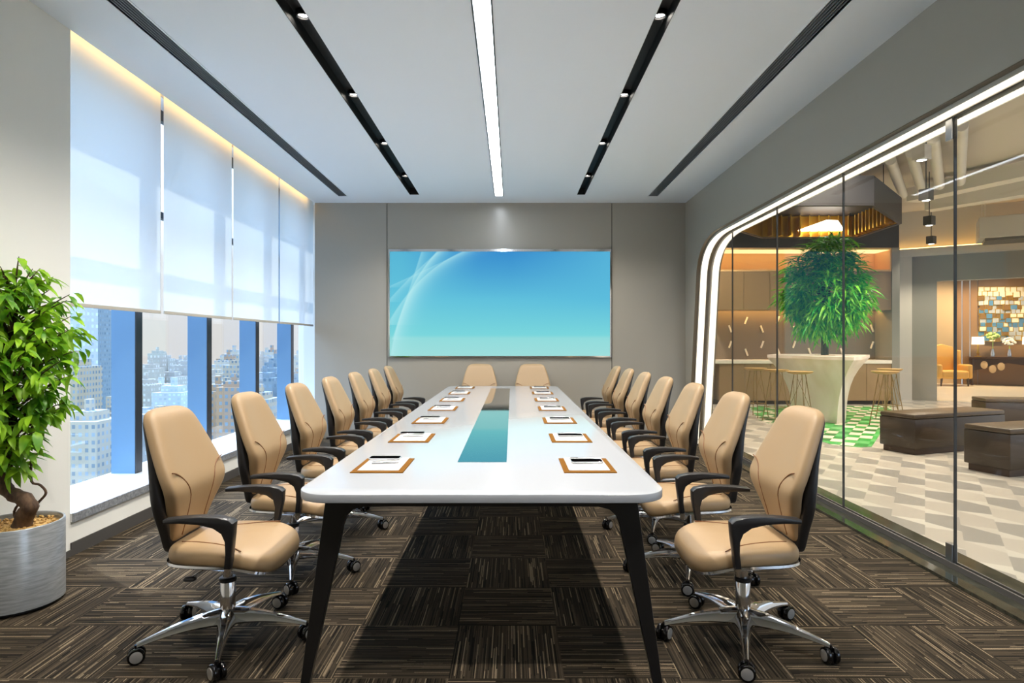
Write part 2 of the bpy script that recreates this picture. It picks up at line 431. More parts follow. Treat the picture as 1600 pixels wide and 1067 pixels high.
# glass panels
ys = [8.33, 7.13, 5.93, 4.743, 3.548, 2.35, 1.15, -0.05]
lab = ['narrow curved-corner glass panel nearest the screen wall', 'second glass panel from the screen wall', 'third glass panel from the screen wall, before the planter table',
       'fourth glass panel from the screen wall, with steel patch fittings', 'wide glass panel nearest the camera at the right', 'glass panel beside the camera', 'last glass panel behind the camera']
top = arch(0.026)
for i in range(7):
    y1, y0 = ys[i] - 0.003, ys[i + 1] + 0.003
    t = thing('glass_panel', lab[i], 'glass panel', (0, 0, 0), 0)
    if i == 0:
        poly = [(y0, 0.03)] + [(p[0], max(p[1], 0.03)) for p in top if p[0] > y0] + [(y0, 2.587)]
    else:
        poly = [(y0, 0.03), (y1, 0.03), (y1, 2.587), (y0, 2.587)]
    MB().prism(poly, 'x', 2.514, 2.526).ob('pane', M['glass'], t, smooth=0)
    if i < 6: MB().box(2.512, 2.528, y0 - 0.0058, y0 - 0.0002, 0.03, 2.585).ob('edge_seal', M['groove'], t, smooth=0)
    if i == 3:
        for z0, z1 in ((0.03, 0.15), (2.46, 2.58)):
            MB().box(2.503, 2.537, y0 + 0.001, y0 + 0.055, z0, z1, 0.003).ob('patch_fitting', M['steel'], t, smooth=0)

# ================================================================== CEILING FITTINGS
def vent(x0, x1, label):
    t = thing('linear_air_vent', label, 'air vent', ((x0 + x1) / 2, 0, H))
    w = (x1 - x0) / 2
    MB().box(-w - 0.012, -w, SY0, 8.11, -0.004, 0.03).box(w, w + 0.012, SY0, 8.11, -0.004, 0.03).box(-w, w, 8.10, 8.112, -0.004, 0.03).ob('frame', M['ceil'], t, smooth=0)
    MB().box(-w, w, SY0, 8.10, 0.10, 0.12).box(-w, -w + 0.002, SY0, 8.1, 0.03, 0.1).box(w - 0.002, w, SY0, 8.1, 0.03, 0.1).ob('backing', M['slot'], t, smooth=0)
    sl = MB(); n = 6
    for k in range(n):
        c = -w + (k + 0.5) * 2 * w / n
        if 0 < k: sl.box(-w + k * 2 * w / n - 0.0017, -w + k * 2 * w / n + 0.0017, SY0, 8.10, -0.001, 0.012)
    sl.ob('slat', M['slat'], t, smooth=0)
vent(SL[0][0], SL[0][1], 'black slotted air vent in the ceiling nearest the windows')
vent(SL[4][0], SL[4][1], 'black slotted air vent in the ceiling nearest the glass partition')

dl_y = [1.36, 2.557, 3.754, 4.947, 6.144, 7.34]
def spot(loc, energy, col=(1, 0.92, 0.82), size=2.3, blend=0.9, r=0.03, name='downlight_or_added_spot_beam', parent=None, rot=None):
    l = bpy.data.lights.new(name, 'SPOT'); l.energy = energy; l.color = col; l.spot_size = size; l.spot_blend = blend; l.shadow_soft_size = r
    o = bpy.data.objects.new(name, l); C.objects.link(o); o.location = loc
    if rot: o.rotation_euler = rot
    if parent: o.parent = parent
    return o
DOWN_W = 54.0
for si, side in ((1, 'window side'), (3, 'glass partition side')):
    x0, x1 = SL[si][:2]; w = (x1 - x0) / 2
    t = thing('light_trough', 'black recessed light trough in the ceiling on the ' + side, 'light trough', ((x0 + x1) / 2, 0, H))
    MB().box(-w + 0.001, w - 0.001, SY0 + 0.001, 8.029, 0.085, 0.0995).ob('channel', M['slot'], t, smooth=0)
    MB().box(-w + 0.001, -w + 0.004, SY0 + 0.001, 8.029, 0.0, 0.085).box(w - 0.004, w - 0.001, SY0 + 0.001, 8.029, 0.0, 0.085).box(-w + 0.001, w - 0.001, 8.026, 8.029, 0, 0.085).ob('side_lip', M['slot'], t, smooth=0)
    for k, y in enumerate(dl_y):
        od = ['first', 'second', 'third', 'fourth', 'fifth', 'sixth'][5 - k]
        d = thing('downlight', '%s small round downlight from the screen wall in the %s trough' % (od, side), 'downlight', ((x0 + x1) / 2, y, H + 0.085), 0, 'downlights in the black troughs')
        MB().lathe([(0.034, -0.0005), (0.046, -0.0005), (0.046, -0.03), (0.040, -0.034), (0.034, -0.030)], 24, cap=False).ob('ring', M['black'], d)
        MB().lathe([(0.0335, -0.012), (0.0335, -0.016)], 24).ob('lens', M['lamp'], d)
        spot((0, 0, -0.088), DOWN_W, parent=d)
x0, x1 = SL[2][:2]; w = (x1 - x0) / 2
t = thing('linear_ceiling_light', 'long bright white light strip along the middle of the ceiling', 'light', ((x0 + x1) / 2, 0, H))
MB().box(-w + 0.012, w - 0.012, SY0, 8.095, 0.012, 0.03).ob('diffuser', M['ledstrip'], t, smooth=0)
MB().box(-w, -w + 0.010, SY0, 8.10, -0.003, 0.05).box(w - 0.010, w, SY0, 8.10, -0.003, 0.05).box(-w, w, SY0, 8.1, 0.05, 0.06).ob('frame', M['black'], t, smooth=0)

# ================================================================== WINDOW BAY
fin_y = [4.952 - 1.164 + 0.0, 4.952, 6.116, 7.280, 8.444]
gx = -3.18
wy = [3.70, 4.995, 6.159, 7.323, 8.487, 9.5]
for i in range(5):
    t = thing('window_%d' % (i + 1), ['first window pane beside the potted plant', 'second window pane from the potted plant', 'third window pane from the potted plant', 'fourth window pane from the potted plant', 'last window pane beside the screen wall'][i], 'window')
    t['kind'] = 'structure'
    MB().box(gx - 0.006, gx + 0.004, wy[i] + 0.02, wy[i + 1] - 0.02, 0.262, H + 0.15).ob('pane', M['winglass'], t, smooth=0)
    MB().box(gx - 0.03, gx + 0.02, wy[i], wy[i + 1], 2.42, 2.48).box(gx - 0.03, gx + 0.02, wy[i], wy[i + 1], 3.3, 3.396).ob('frame', M['findark'], t, smooth=0)
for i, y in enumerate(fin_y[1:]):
    t = thing('window_fin', ['first window fin tinted skylight blue, from the potted plant', 'second window fin tinted skylight blue, from the potted plant', 'third window fin tinted skylight blue, from the potted plant', 'window fin tinted skylight blue, nearest the screen wall'][i], 'window fin', (gx, y, 0.262), 0, 'fins tinted skylight blue between the panes')
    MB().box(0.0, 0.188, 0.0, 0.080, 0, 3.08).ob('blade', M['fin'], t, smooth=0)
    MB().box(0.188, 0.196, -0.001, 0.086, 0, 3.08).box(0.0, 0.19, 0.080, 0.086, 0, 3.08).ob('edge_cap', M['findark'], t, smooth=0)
# blinds
bl = [(3.70, 4.935), (4.980, 6.185), (6.225, 7.43), (7.470, 8.72)]
HEM = 1.555
for i, (a, b) in enumerate(bl):
    t = thing('roller_blind', ['white roller blind behind the potted plant, widest in view', 'second white roller blind from the potted plant', 'third white roller blind from the potted plant', 'white roller blind beside the screen wall'][i], 'blind', (-2.78, a, HEM), 0, 'white roller blinds in the window')
    L = b - a
    MB().box(-0.0006, 0.0006, 0, L, 0, 1.72).ob('fabric', M['blind'], t, smooth=0)
    MB().box(-0.006, 0.006, 0, L, -0.026, 0.0, 0.003).ob('hem_bar', M['column'], t, smooth=0)
    MB().tube([(-0.03, 0.0, 1.745), (-0.03, L, 1.745)], 0.028, 12).ob('roller', M['column'], t)
    MB().tube([(0.012, L - 0.02, 0.0), (0.012, L - 0.02, 1.72)], 0.0015, 6).ob('chain', M['column'], t)
t = thing('cove_light', 'warm cove light strip hidden above the roller blinds', 'light', (XL, 3.8, H))
MB().box(-0.012, -0.002, 0.02, 4.66, 0.03, 0.085).ob('diffuser', M['cove'], t, smooth=0)

# ================================================================== SCREEN
import array
def screen():
    x0, x1 = -1.662, 1.332; z1 = EYE + 142.5 / F * 8.48; z0 = EYE - 20.5 / F * 8.48
    t = thing('video_wall_screen', 'large wide screen on the back wall showing a blue wave picture', 'screen', (0, YB, 0))
    fr = MB()
    fr.box(x0 - 0.018, x1 + 0.018, -0.030, 0.0, z1, z1 + 0.035).box(x0 - 0.018, x1 + 0.018, -0.030, 0, z0 - 0.020, z0).box(x0 - 0.018, x0, -0.030, 0, z0, z1).box(x1, x1 + 0.018, -0.030, 0, z0, z1)
    fr.ob('frame', M['chrome'], t, smooth=0)
    MB().box(x0, x1, -0.016, 0, z0, z1).ob('housing', M['blackgloss'], t, smooth=0)
    NX, NZ = 280, 150
    bm = bmesh.new(); cols = []
    vs = [[bm.verts.new((x0 + (x1 - x0) * i / NX, -0.018, z0 + (z1 - z0) * j / NZ)) for i in range(NX + 1)] for j in range(NZ + 1)]
    for j in range(NZ):
        for i in range(NX): bm.faces.new((vs[j][i], vs[j][i + 1], vs[j + 1][i + 1], vs[j + 1][i]))
    def mixc(a, b, f): return tuple(p + (q - p) * f for p, q in zip(a, b))
    def curve(pts, v):
        # u along the curve at height v (pts sorted by v)
        for (ua, va), (ub, vb) in zip(pts, pts[1:]):
            if va <= v <= vb:
                f = (v - va) / (vb - va); return ua + (ub - ua) * f
        return None
    def smoothpts(p):
        # quadratic bezier sampled
        out = []
        for k in range(41):
            s = k / 40; out.append((p[0][0] * (1 - s) ** 2 + 2 * p[1][0] * s * (1 - s) + p[2][0] * s * s, p[0][1] * (1 - s) ** 2 + 2 * p[1][1] * s * (1 - s) + p[2][1] * s * s))
        return out
    cu = [(smoothpts([(0.005, 0.0), (0.05, 0.62), (0.215, 1.0)]), 0.050, 0.55, 1),
          (smoothpts([(0.012, 0.16), (0.09, 0.62), (0.145, 1.0)]), 0.045, 0.40, 1),
          (smoothpts([(-0.01, 0.30), (0.12, 0.80), (0.33, 1.0)]), 0.075, 0.45, 1),
          (smoothpts([(-0.01, 0.52), (0.10, 0.78), (0.22, 1.0)]), 0.045, 0.35, 1),
          (smoothpts([(-0.01, 0.66), (0.14, 0.80), (0.335, 1.0)]), 0.06, 0.30, 1)]
    me = bpy.data.meshes.new('display'); 
    pal = []
    for j in range(NZ + 1):
        for i in range(NX + 1):
            u, v = i / NX, j / NZ
            top = mixc((88, 182, 214), (58, 142, 206), min(1, max(0, (u - 0.05) / 0.35)))
            top = mixc(top, (86, 178, 216), min(1, max(0, (u - 0.55) / 0.45)))
            mid = mixc((100, 196, 220), (92, 188, 220), u)
            low = (122, 214, 220); bot = (158, 222, 220)
            if v > 0.55: c = mixc(mid, top, ((v - 0.55) / 0.45) ** 0.9)
            elif v > 0.20: c = mixc(low, mid, (v - 0.20) / 0.35)
            elif v > 0.17: c = mixc(mixc(bot, low, 0.35), low, (v - 0.17) / 0.03)
            else: c = mixc(bot, mixc(bot, low, 0.35), v / 0.17)
            for pts, w, a, sg in cu:
                q = curve(pts, v)
                if q is not None:
                    d = (u - q) * sg
                    if d > -0.004: 
                        k = min(1.0, a * 1.6) * math.exp(-max(d, 0) / w * 1.6) * (1 if d > 0 else 1 + d / 0.004)
                        c = mixc(c, (186, 236, 240), k * 0.75)
            pal.append(rgb(*c))
    bm.to_mesh(me); bm.free()
    ca = me.color_attributes.new('picture', 'FLOAT_COLOR', 'POINT')
    ca.data.foreach_set('color', [q for p in pal for q in p])
    m = bpy.data.materials.new('screen_picture'); m.use_nodes = True; nt = m.node_tree; nt.nodes.clear()
    at = nt.nodes.new('ShaderNodeVertexColor'); at.layer_name = 'picture'
    e = nt.nodes.new('ShaderNodeEmission'); e.inputs[1].default_value = 0.38; o = nt.nodes.new('ShaderNodeOutputMaterial')
    nt.links.new(at.outputs[0], e.inputs[0]); nt.links.new(e.outputs[0], o.inputs[0])
    me.materials.append(m)
    ob = bpy.data.objects.new('display', me); C.objects.link(ob); ob.parent = t
screen()

# ================================================================== CONFERENCE TABLE
TZ = 0.75; TX0, TX1, TY0, TY1 = -0.803, 0.573, 2.262, 7.945
def rrect(x0, x1, y0, y1, r, n=8):
    p = []
    for cx, cy, a in ((x1 - r, y1 - r, 0), (x0 + r, y1 - r, 90), (x0 + r, y0 + r, 180), (x1 - r, y0 + r, 270)):
        for k in range(n + 1):
            q = radians(a + 90 * k / n); p.append((cx + r * cos(q), cy + r * sin(q)))
    return p
tb = thing('conference_table', 'long white conference table on black legs in the middle of the room', 'table', (0, 0, 0))
rings = []
for ins, z in ((0.005, TZ - 0.033), (0.001, TZ - 0.031), (0.0, TZ - 0.027), (0.0, TZ - 0.005), (0.0015, TZ - 0.0015), (0.005, TZ)):
    rings.append([(x, y, z) for x, y in rrect(TX0 + ins, TX1 - ins, TY0 + ins, TY1 - ins, 0.13 - ins, 10)])
MB().rings(rings).ob('tabletop', M['tabletop'], tb, smooth=30)
MB().box(-0.251, -0.025, 2.872, 7.52, TZ, TZ + 0.0012).ob('glass_inset', M['tableglass'], tb, smooth=0)
def legframe(y, yo):
    # left leg polygon in x z, widened to the rail with a fillet; a dark trapezoid frame
    for s in (-1, 1):
        cx = (TX0 + TX1) / 2; X = lambda d: cx + s * d
        zt = TZ - 0.034
        pl = [(X(0.585), zt), (X(0.683), 0.0), (X(0.650), 0.0), (X(0.520), zt - 0.10), (X(0.505), zt - 0.065), (X(0.48), zt - 0.042), (X(0.44), zt - 0.032), (X(0.30), zt - 0.030), (X(0.30), zt)]
        mb = MB().prism(pl, 'y', y - 0.018, y + 0.018, 0.002)
        mb.ob('leg', M['legblack'], tb, smooth=0)
    MB().box(-0.42, 0.19, y - 0.018, y + 0.018, TZ - 0.064, TZ - 0.034).ob('rail', M['legblack'], tb, smooth=0)
legframe(2.36, 0); legframe(5.1, 0); legframe(7.50, 0)
MB().box(-0.62, -0.58, 2.38, 7.78, TZ - 0.064, TZ - 0.034).box(0.35, 0.39, 2.38, 7.78, TZ - 0.064, TZ - 0.034).ob('long_rail', M['legblack'], tb, smooth=0)

# ================================================================== OFFICE CHAIR
def superloop(w, t, n=28, e=0.55):
    o = []
    for k in range(n):
        a = 2 * pi * k / n; c, s = cos(a), sin(a)
        o.append((t * math.copysign(abs(s) ** e, s), w * math.copysign(abs(c) ** e, c)))
    return o
def interp(tab, z):
    for (a, va), (b, vb) in zip(tab, tab[1:]):
        if a <= z <= b:
            f = (z - a) / (b - a); f = f * f * (3 - 2 * f) if False else f
            return va + (vb - va) * f
    return tab[0][1] if z < tab[0][0] else tab[-1][1]
FRONT = [(0.44, -0.172), (0.52, -0.152), (0.60, -0.130), (0.665, -0.116), (0.70, -0.118), (0.76, -0.142), (0.85, -0.180), (0.95, -0.220), (1.02, -0.250)]
def make_chair(label):
    t = thing('office_chair', label, 'office chair', (0, 0, 0))
    # backrest cushion
    W = [(0.455, 0.085), (0.462, 0.115), (0.475, 0.128), (0.52, 0.142), (0.57, 0.160), (0.62, 0.190), (0.66, 0.218), (0.70, 0.233), (0.735, 0.236), (0.80, 0.224), (0.88, 0.202), (0.95, 0.180), (0.985, 0.164), (1.003, 0.146), (1.014, 0.118), (1.019, 0.075)]
    rings = []
    for z, w in W:
        th = 0.036 if 0.475 <= z <= 0.985 else (0.026 if 0.46 < z < 1.01 else 0.012)
        fx = interp(FRONT, z)
        rings.append([(fx - 0.036 + dx - 0.30 * (dy * dy) * 0 + (0.05 * abs(dy) ** 1.5 / 0.236 if dx > 0 else 0.03 * abs(dy) / 0.236 * 0.5), dy, z) for dx, dy in superloop(w, th)])
    MB().rings(rings).ob('backrest', M['tan'], t, smooth=60, subd=1)
    # seams
    def fr(y, z): return interp(FRONT, z) + 0.05 * abs(y) ** 1.5 / 0.236 + 0.0
    for s in (-1, 1):
        pts = []
        for k in range(15):
            q = k / 14
            y = 0.214 * (1 - q) ** 2 + 2 * q * (1 - q) * 0.100 + 0.086 * q * q
            z = 0.772 * (1 - q) ** 2 + 2 * q * (1 - q) * 0.752 + 0.600 * q * q
            pts.append((fr(y, z) - 0.0015, s * y, z))
        for z in (0.56, 0.52, 0.485): pts.append((fr(0.08, z) - 0.001, s * 0.082, z))
        MB().tube(pts, 0.0026, 6).ob('seam_piping', M['seam'], t)
    # black shell behind
    WS = [(0.405, 0.06), (0.412, 0.095), (0.43, 0.115), (0.50, 0.140), (0.56, 0.175), (0.62, 0.205), (0.70, 0.215), (0.80, 0.205), (0.88, 0.186), (0.95, 0.165), (0.985, 0.145), (0.998, 0.10)]
    BK = [(0.40, -0.205), (0.55, -0.200), (0.68, -0.205), (0.80, -0.222), (0.88, -0.246), (1.0, -0.290)]
    rings = []
    for z, w in WS:
        th = interp([(0.40, 0.030), (0.55, 0.040), (0.70, 0.034), (0.85, 0.020), (1.0, 0.014)], z)
        rings.append([(interp(BK, z) + dx, dy, z) for dx, dy in superloop(w, th)])
    MB().rings(rings).ob('back_shell', M['black'], t, smooth=60, subd=1)
    # seat cushion
    def sd(x, z, low):
        q = max(0.0, (x - 0.06) / 0.20)
        return z - q * q * (0.045 if not low else 0.05)
    rings = []
    for sc, z, low in ((0.90, 0.398, 1), (0.965, 0.400, 1), (0.992, 0.410, 1), (1.0, 0.425, 0.6), (0.992, 0.443, 0.3), (0.965, 0.456, 0), (0.90, 0.464, 0), (0.7, 0.466, 0), (0.35, 0.4635, 0), (0.05, 0.4625, 0)):
        r = []
        for k in range(40):
            a = 2 * pi * k / 40; c, s_ = cos(a), sin(a); e = 0.48
            x = 0.040 + 0.232 * sc * math.copysign(abs(c) ** e, c); y = 0.240 * sc * math.copysign(abs(s_) ** e, s_)
            y *= 1.0 - 0.10 * max(0.0, -(x - 0.04) / 0.232)
            r.append((x, y, sd(x, z, low)))
        rings.append(r)
    MB().rings(rings).ob('seat', M['tan'], t, smooth=60, subd=1)
    for s in (-1, 1):
        pts = []
        for k in range(13):
            q = k / 12; x = -0.14 + 0.29 * q; y = 0.115 + 0.10 * q * q
            pts.append((x, s * y, sd(x, 0.4655, 0) + 0.0003))
        sm = MB().tube(pts, 0.0022, 6); sm.ob('seat_seam', M['seam'], t)
    fr_ = []
    for sc, z in ((0.90, 0.384), (0.96, 0.386), (0.99, 0.392), (0.985, 0.402)):
        r = []
        for k in range(40):
            a = 2 * pi * k / 40; c, s_ = cos(a), sin(a); e = 0.48
            x = 0.030 + 0.232 * sc * math.copysign(abs(c) ** e, c); y = 0.240 * sc * math.copysign(abs(s_) ** e, s_) * (1.0 - 0.10 * max(0.0, -(x - 0.04) / 0.232))
            r.append((x, y, sd(x, z, 1)))
        fr_.append(r)
    MB().rings(fr_).ob('seat_frame', M['chrome'], t, smooth=50)
    MB().box(-0.11, 0.10, -0.075, 0.075, 0.340, 0.386, 0.012).box(-0.20, -0.08, -0.035, 0.035, 0.355, 0.392, 0.01).ob('mechanism', M['steel'], t)
    MB().box(-0.215, -0.16, -0.05, 0.05, 0.37, 0.46, 0.01).ob('back_bracket', M['black'], t)
    lv = MB().tube([(-0.02, -0.07, 0.355), (-0.05, -0.16, 0.348), (-0.06, -0.19, 0.342)], 0.005, 8)
    lv.ob('lever', M['chrome'], t)
    MB().box(-0.085, -0.04, -0.215, -0.185, 0.333, 0.347, 0.005, M=None).ob('lever_paddle', M['black'], t)
    # column
    MB().lathe([(0.030, 0.085), (0.032, 0.10), (0.032, 0.262), (0.029, 0.266)], 24).ob('column_sleeve', M['chrome'], t)
    MB().lathe([(0.035, 0.258), (0.036, 0.262), (0.036, 0.272), (0.030, 0.277)], 24).ob('column_collar', M['black'], t)
    MB().lathe([(0.021, 0.27), (0.021, 0.345)], 20).ob('gas_lift', M['chrome'], t)
    # five-star base
    R = 0.345
    sb = MB().lathe([(0.022, 0.072), (0.044, 0.075), (0.050, 0.090), (0.046, 0.118), (0.036, 0.126)], 24)
    for k in range(5):
        a = 2 * pi * k / 5; rings = []
        for q in range(13):
            f = q / 12; r = 0.028 + (R - 0.028) * f
            zc = 0.108 - 0.036 * (f ** 1.6) + 0.006 * sin(pi * f); 
            w = 0.030 * (1 - f) ** 1.3 + 0.0105; h = 0.026 * (1 - f) ** 1.2 + 0.009
            ring = []
            for dy, dz in ((-1, -0.55), (-0.75, 0.45), (-0.35, 1), (0.35, 1), (0.75, 0.45), (1, -0.55), (0.5, -1), (-0.5, -1)):
                x, y = r, dy * w; ring.append((x * cos(a) - y * sin(a), x * sin(a) + y * cos(a), zc + dz * h))
            rings.append(ring)
        sb.rings(rings)
    sb.ob('star_base', M['chrome'], t, smooth=50)
    for k in range(5):
        a = 2 * pi * k / 5 ; cx, cy = R * cos(a), R * sin(a); tw = a + 0.9 + k * 0.7
        Mx = Matrix.Translation((cx, cy, 0.033)) @ Matrix.Rotation(tw, 4, 'Z') @ Matrix.Rotation(pi / 2, 4, 'X')
        cs = MB()
        for zz in (-0.017, 0.017):
            q = MB().lathe([(0.020, zz - 0.009), (0.030, zz - 0.009), (0.033, zz - 0.005), (0.033, zz + 0.005), (0.030, zz + 0.009), (0.020, zz + 0.009)], 24).xf(Mx)
            cs.add(q.b)
        cs.tube([(cx, cy, 0.033), (cx, cy, 0.075)], 0.008, 8)
        q = MB().box(-0.020, 0.020, -0.030, 0.018, -0.006, 0.006, 0.003).xf(Mx); cs.add(q.b)
        c_o = cs.ob('caster', M['blackgloss'], t)
        hb = MB()
        for zz in (-0.027, 0.027):
            pass
        q = MB().lathe([(0.016, -0.0295), (0.023, -0.028), (0.023, -0.0255), (0.006, -0.0255), (0.006, 0.0255), (0.023, 0.0255), (0.023, 0.028), (0.016, 0.0295)], 20).xf(Mx); hb.add(q.b)
        hb.ob('hub_cap', M['hub'], c_o)
    # armrests
    prof = [(-0.125, 0.604), (-0.06, 0.612), (0.02, 0.617), (0.09, 0.614), (0.135, 0.604), (0.150, 0.590), (0.148, 0.545), (0.138, 0.48), (0.126, 0.40), (0.100, 0.40), (0.110, 0.46), (0.113, 0.515), (0.103, 0.548), (0.072, 0.570), (0.015, 0.584), (-0.06, 0.589), (-0.125, 0.588)]
    for s in (-1, 1):
        yc = 0.266 * s
        mb = MB().prism(prof, 'y', -0.024, 0.024, 0.006)
        for v in mb.b.verts:                       # pad wider than the post, leaning out a little
            k = max(0.0, min(1.0, (0.60 - v.co.z) / 0.15)); v.co.y = v.co.y * (1.15 - 0.45 * k) + yc - s * 0.022 * max(0.0, (0.55 - v.co.z) / 0.15)
        mb.ob('armrest', M['black'], t, smooth=40)
        MB().tube([(0.111, yc - s * 0.022, 0.408), (0.108, yc - s * 0.026, 0.375), (0.09, yc - s * 0.07, 0.358), (0.05, yc - s * 0.16, 0.356), (0.02, yc - s * 0.20, 0.360)], [0.014, 0.014, 0.013, 0.013, 0.013], 10).ob('arm_bracket', M['chrome'], t)
    return t

ORD = ['first', 'second', 'third', 'fourth', 'fifth', 'sixth', 'seventh']
def seat_words(side, k):
    if k == 0: return 'nearest the camera'
    return '%s from the near end' % ORD[k]
chY = [2.735 + 0.811 * k for k in range(7)]
chair0 = make_chair('tan leather office chair on the window side of the table, nearest the camera')
chair0.location = (-1.245, chY[0], 0); chair0['group'] = 'tan chairs along the window side'
for k in range(1, 7):
    dup(chair0, (-1.245, chY[k], 0), 0.0, 'tan leather office chair on the window side of the table, %s' % seat_words(0, k))
for k in range(7):
    dup(chair0, (1.012, chY[k], 0), pi, 'tan leather office chair on the glass side of the table, %s' % seat_words(1, k), 'tan chairs along the glass side')
dup(chair0, (-0.427, 8.06, 0), -pi / 2, 'tan office chair at the far table end, under the screen, window side', 'tan chairs at the far table end')
ch_b = dup(chair0, (0.272, 8.06, 0), -pi / 2, 'tan office chair at the far table end, under the screen, glass side', 'tan chairs at the far table end')
for o in bpy.data.objects:                     # its base is swivelled so the two bases do not meet
    if o.parent == ch_b and o.name.split('.')[0] in ('star_base', 'caster'): o.rotation_euler = (0, 0, radians(36))

# ================================================================== PAPERS ON THE TABLE
fy = [2.632 + 0.8045 * k for k in range(7)]
def folder(x, y, label):
    o = MB().box(-0.112, 0.112, 0, 0.32, 0, 0.004, 0.0012).ob('document_folder', M['folder'], smooth=0)
    o.location = (x, y, TZ); return tag(o, label, 'folder', 'brown folders along the table')
def sheet(x, y, label):
    t = thing('paper_sheet', label, 'paper', (x, y, TZ + 0.004), 0, 'printed sheets on the folders')
    MB().box(-0.088, 0.088, 0, 0.292, 0, 0.0016).ob('page', M['paper'], t, smooth=0)
    mb = MB()
    for k in range(9):
        if k % 4 == 3: continue
        mb.box(-0.060, 0.060 - 0.015 * (k % 3), 0.05 + k * 0.018, 0.054 + k * 0.018, 0.0016, 0.0019)
    mb.ob('printed_text', M['ink'], t, smooth=0)
    return t
def phone(x, y, label):
    t = thing('mobile_phone', label, 'phone', (x, y, TZ + 0.0059), 0, 'phones on the papers')
    rr = lambda i, z: [(p[0], p[1], z) for p in rrect(-0.071 + i, 0.071 - i, -0.036 + i, 0.036 - i, 0.010, 4)]
    MB().rings([rr(0.001, 0), rr(0, 0.001), rr(0, 0.007), rr(0.001, 0.008)]).ob('case', M['silver'], t)
    MB().rings([rr(0.002, 0.008), rr(0.002, 0.0086)]).ob('screen', M['phoneblack'], t)
    return t
def pen(x, y, rz, label):
    t = thing('pen', label, 'pen', (x, y, TZ + 0.0095), rz, 'pens on the papers')
    MB().tube([(-0.06, 0, 0), (-0.052, 0, 0), (0.045, 0, 0), (0.062, 0, 0)], [0.0022, 0.0036, 0.0036, 0.0010], 10).ob('barrel', M['silver'], t)
    MB().box(-0.055, -0.02, -0.0015, 0.0015, 0.0036, 0.0052).ob('clip', M['black'], t, smooth=0)
    return t
fo = sh = ph = pe = None
for side, xc, sw in ((0, -0.573, 'window side'), (1, 0.332, 'glass side')):
    for k in range(7):
        wd = 'nearest the camera' if k == 0 else '%s from the near end' % ORD[k]
        l1 = 'flat brown document folder on the table, %s, %s' % (sw, wd)
        l2 = 'white printed sheet on a brown folder, %s, %s' % (sw, wd)
        l3 = 'black phone lying on white paper, %s of table, %s' % (sw, wd)
        l4 = 'slim silver pen on white paper, %s of table, %s' % (sw, wd)
        if fo is None:
            fo = folder(xc, fy[k], l1); sh = sheet(xc, fy[k] + 0.034, l2); ph = phone(xc - 0.022, fy[k] + 0.292, l3); pe = pen(xc + 0.0, fy[k] + 0.185, 0.08, l4)
        else:
            o = fo.copy(); C.objects.link(o); o.location = (xc, fy[k], TZ); o['label'] = l1
            dup(sh, (xc, fy[k] + 0.034, TZ + 0.004), None, l2)
            dup(ph, (xc + (-0.022 if side == 0 else 0.008), fy[k] + (0.292 if side == 0 else 0.215), TZ + 0.0059), None, l3)
            dup(pe, (xc + (0.0 if side == 0 else -0.005), fy[k] + (0.185 if side == 0 else 0.288), TZ + 0.0095), 0.08 if side == 0 else 0.12, l4)

# ================================================================== POTTED PLANT
def leaf_into(bm, base, d, up, L, W, droop=0.25):
    d = d.normalized(); up = (up - d * up.dot(d)); up = up.normalized() if up.length > 1e-5 else d.orthogonal().normalized()
    s = d.cross(up)
    rows = []
    for f, w in ((0.0, 0.02), (0.25, 0.8), (0.5, 1.0), (0.78, 0.62), (1.0, 0.0)):
        c = base + d * (L * f) - up * (droop * L * f * f)
        if w == 0.0: rows.append([bm.verts.new(c)]); continue
        fold = up * (0.18 * W * w)
        rows.append([bm.verts.new(c - s * (W / 2 * w) + fold), bm.verts.new(c), bm.verts.new(c + s * (W / 2 * w) + fold)])
    for a, b in zip(rows, rows[1:]):
        if len(b) == 3:
            bm.faces.new((a[0], a[1], b[1], b[0])); bm.faces.new((a[1], a[2], b[2], b[1]))
        else:
            bm.faces.new((a[0], a[1], b[0])); bm.faces.new((a[1], a[2], b[0]))
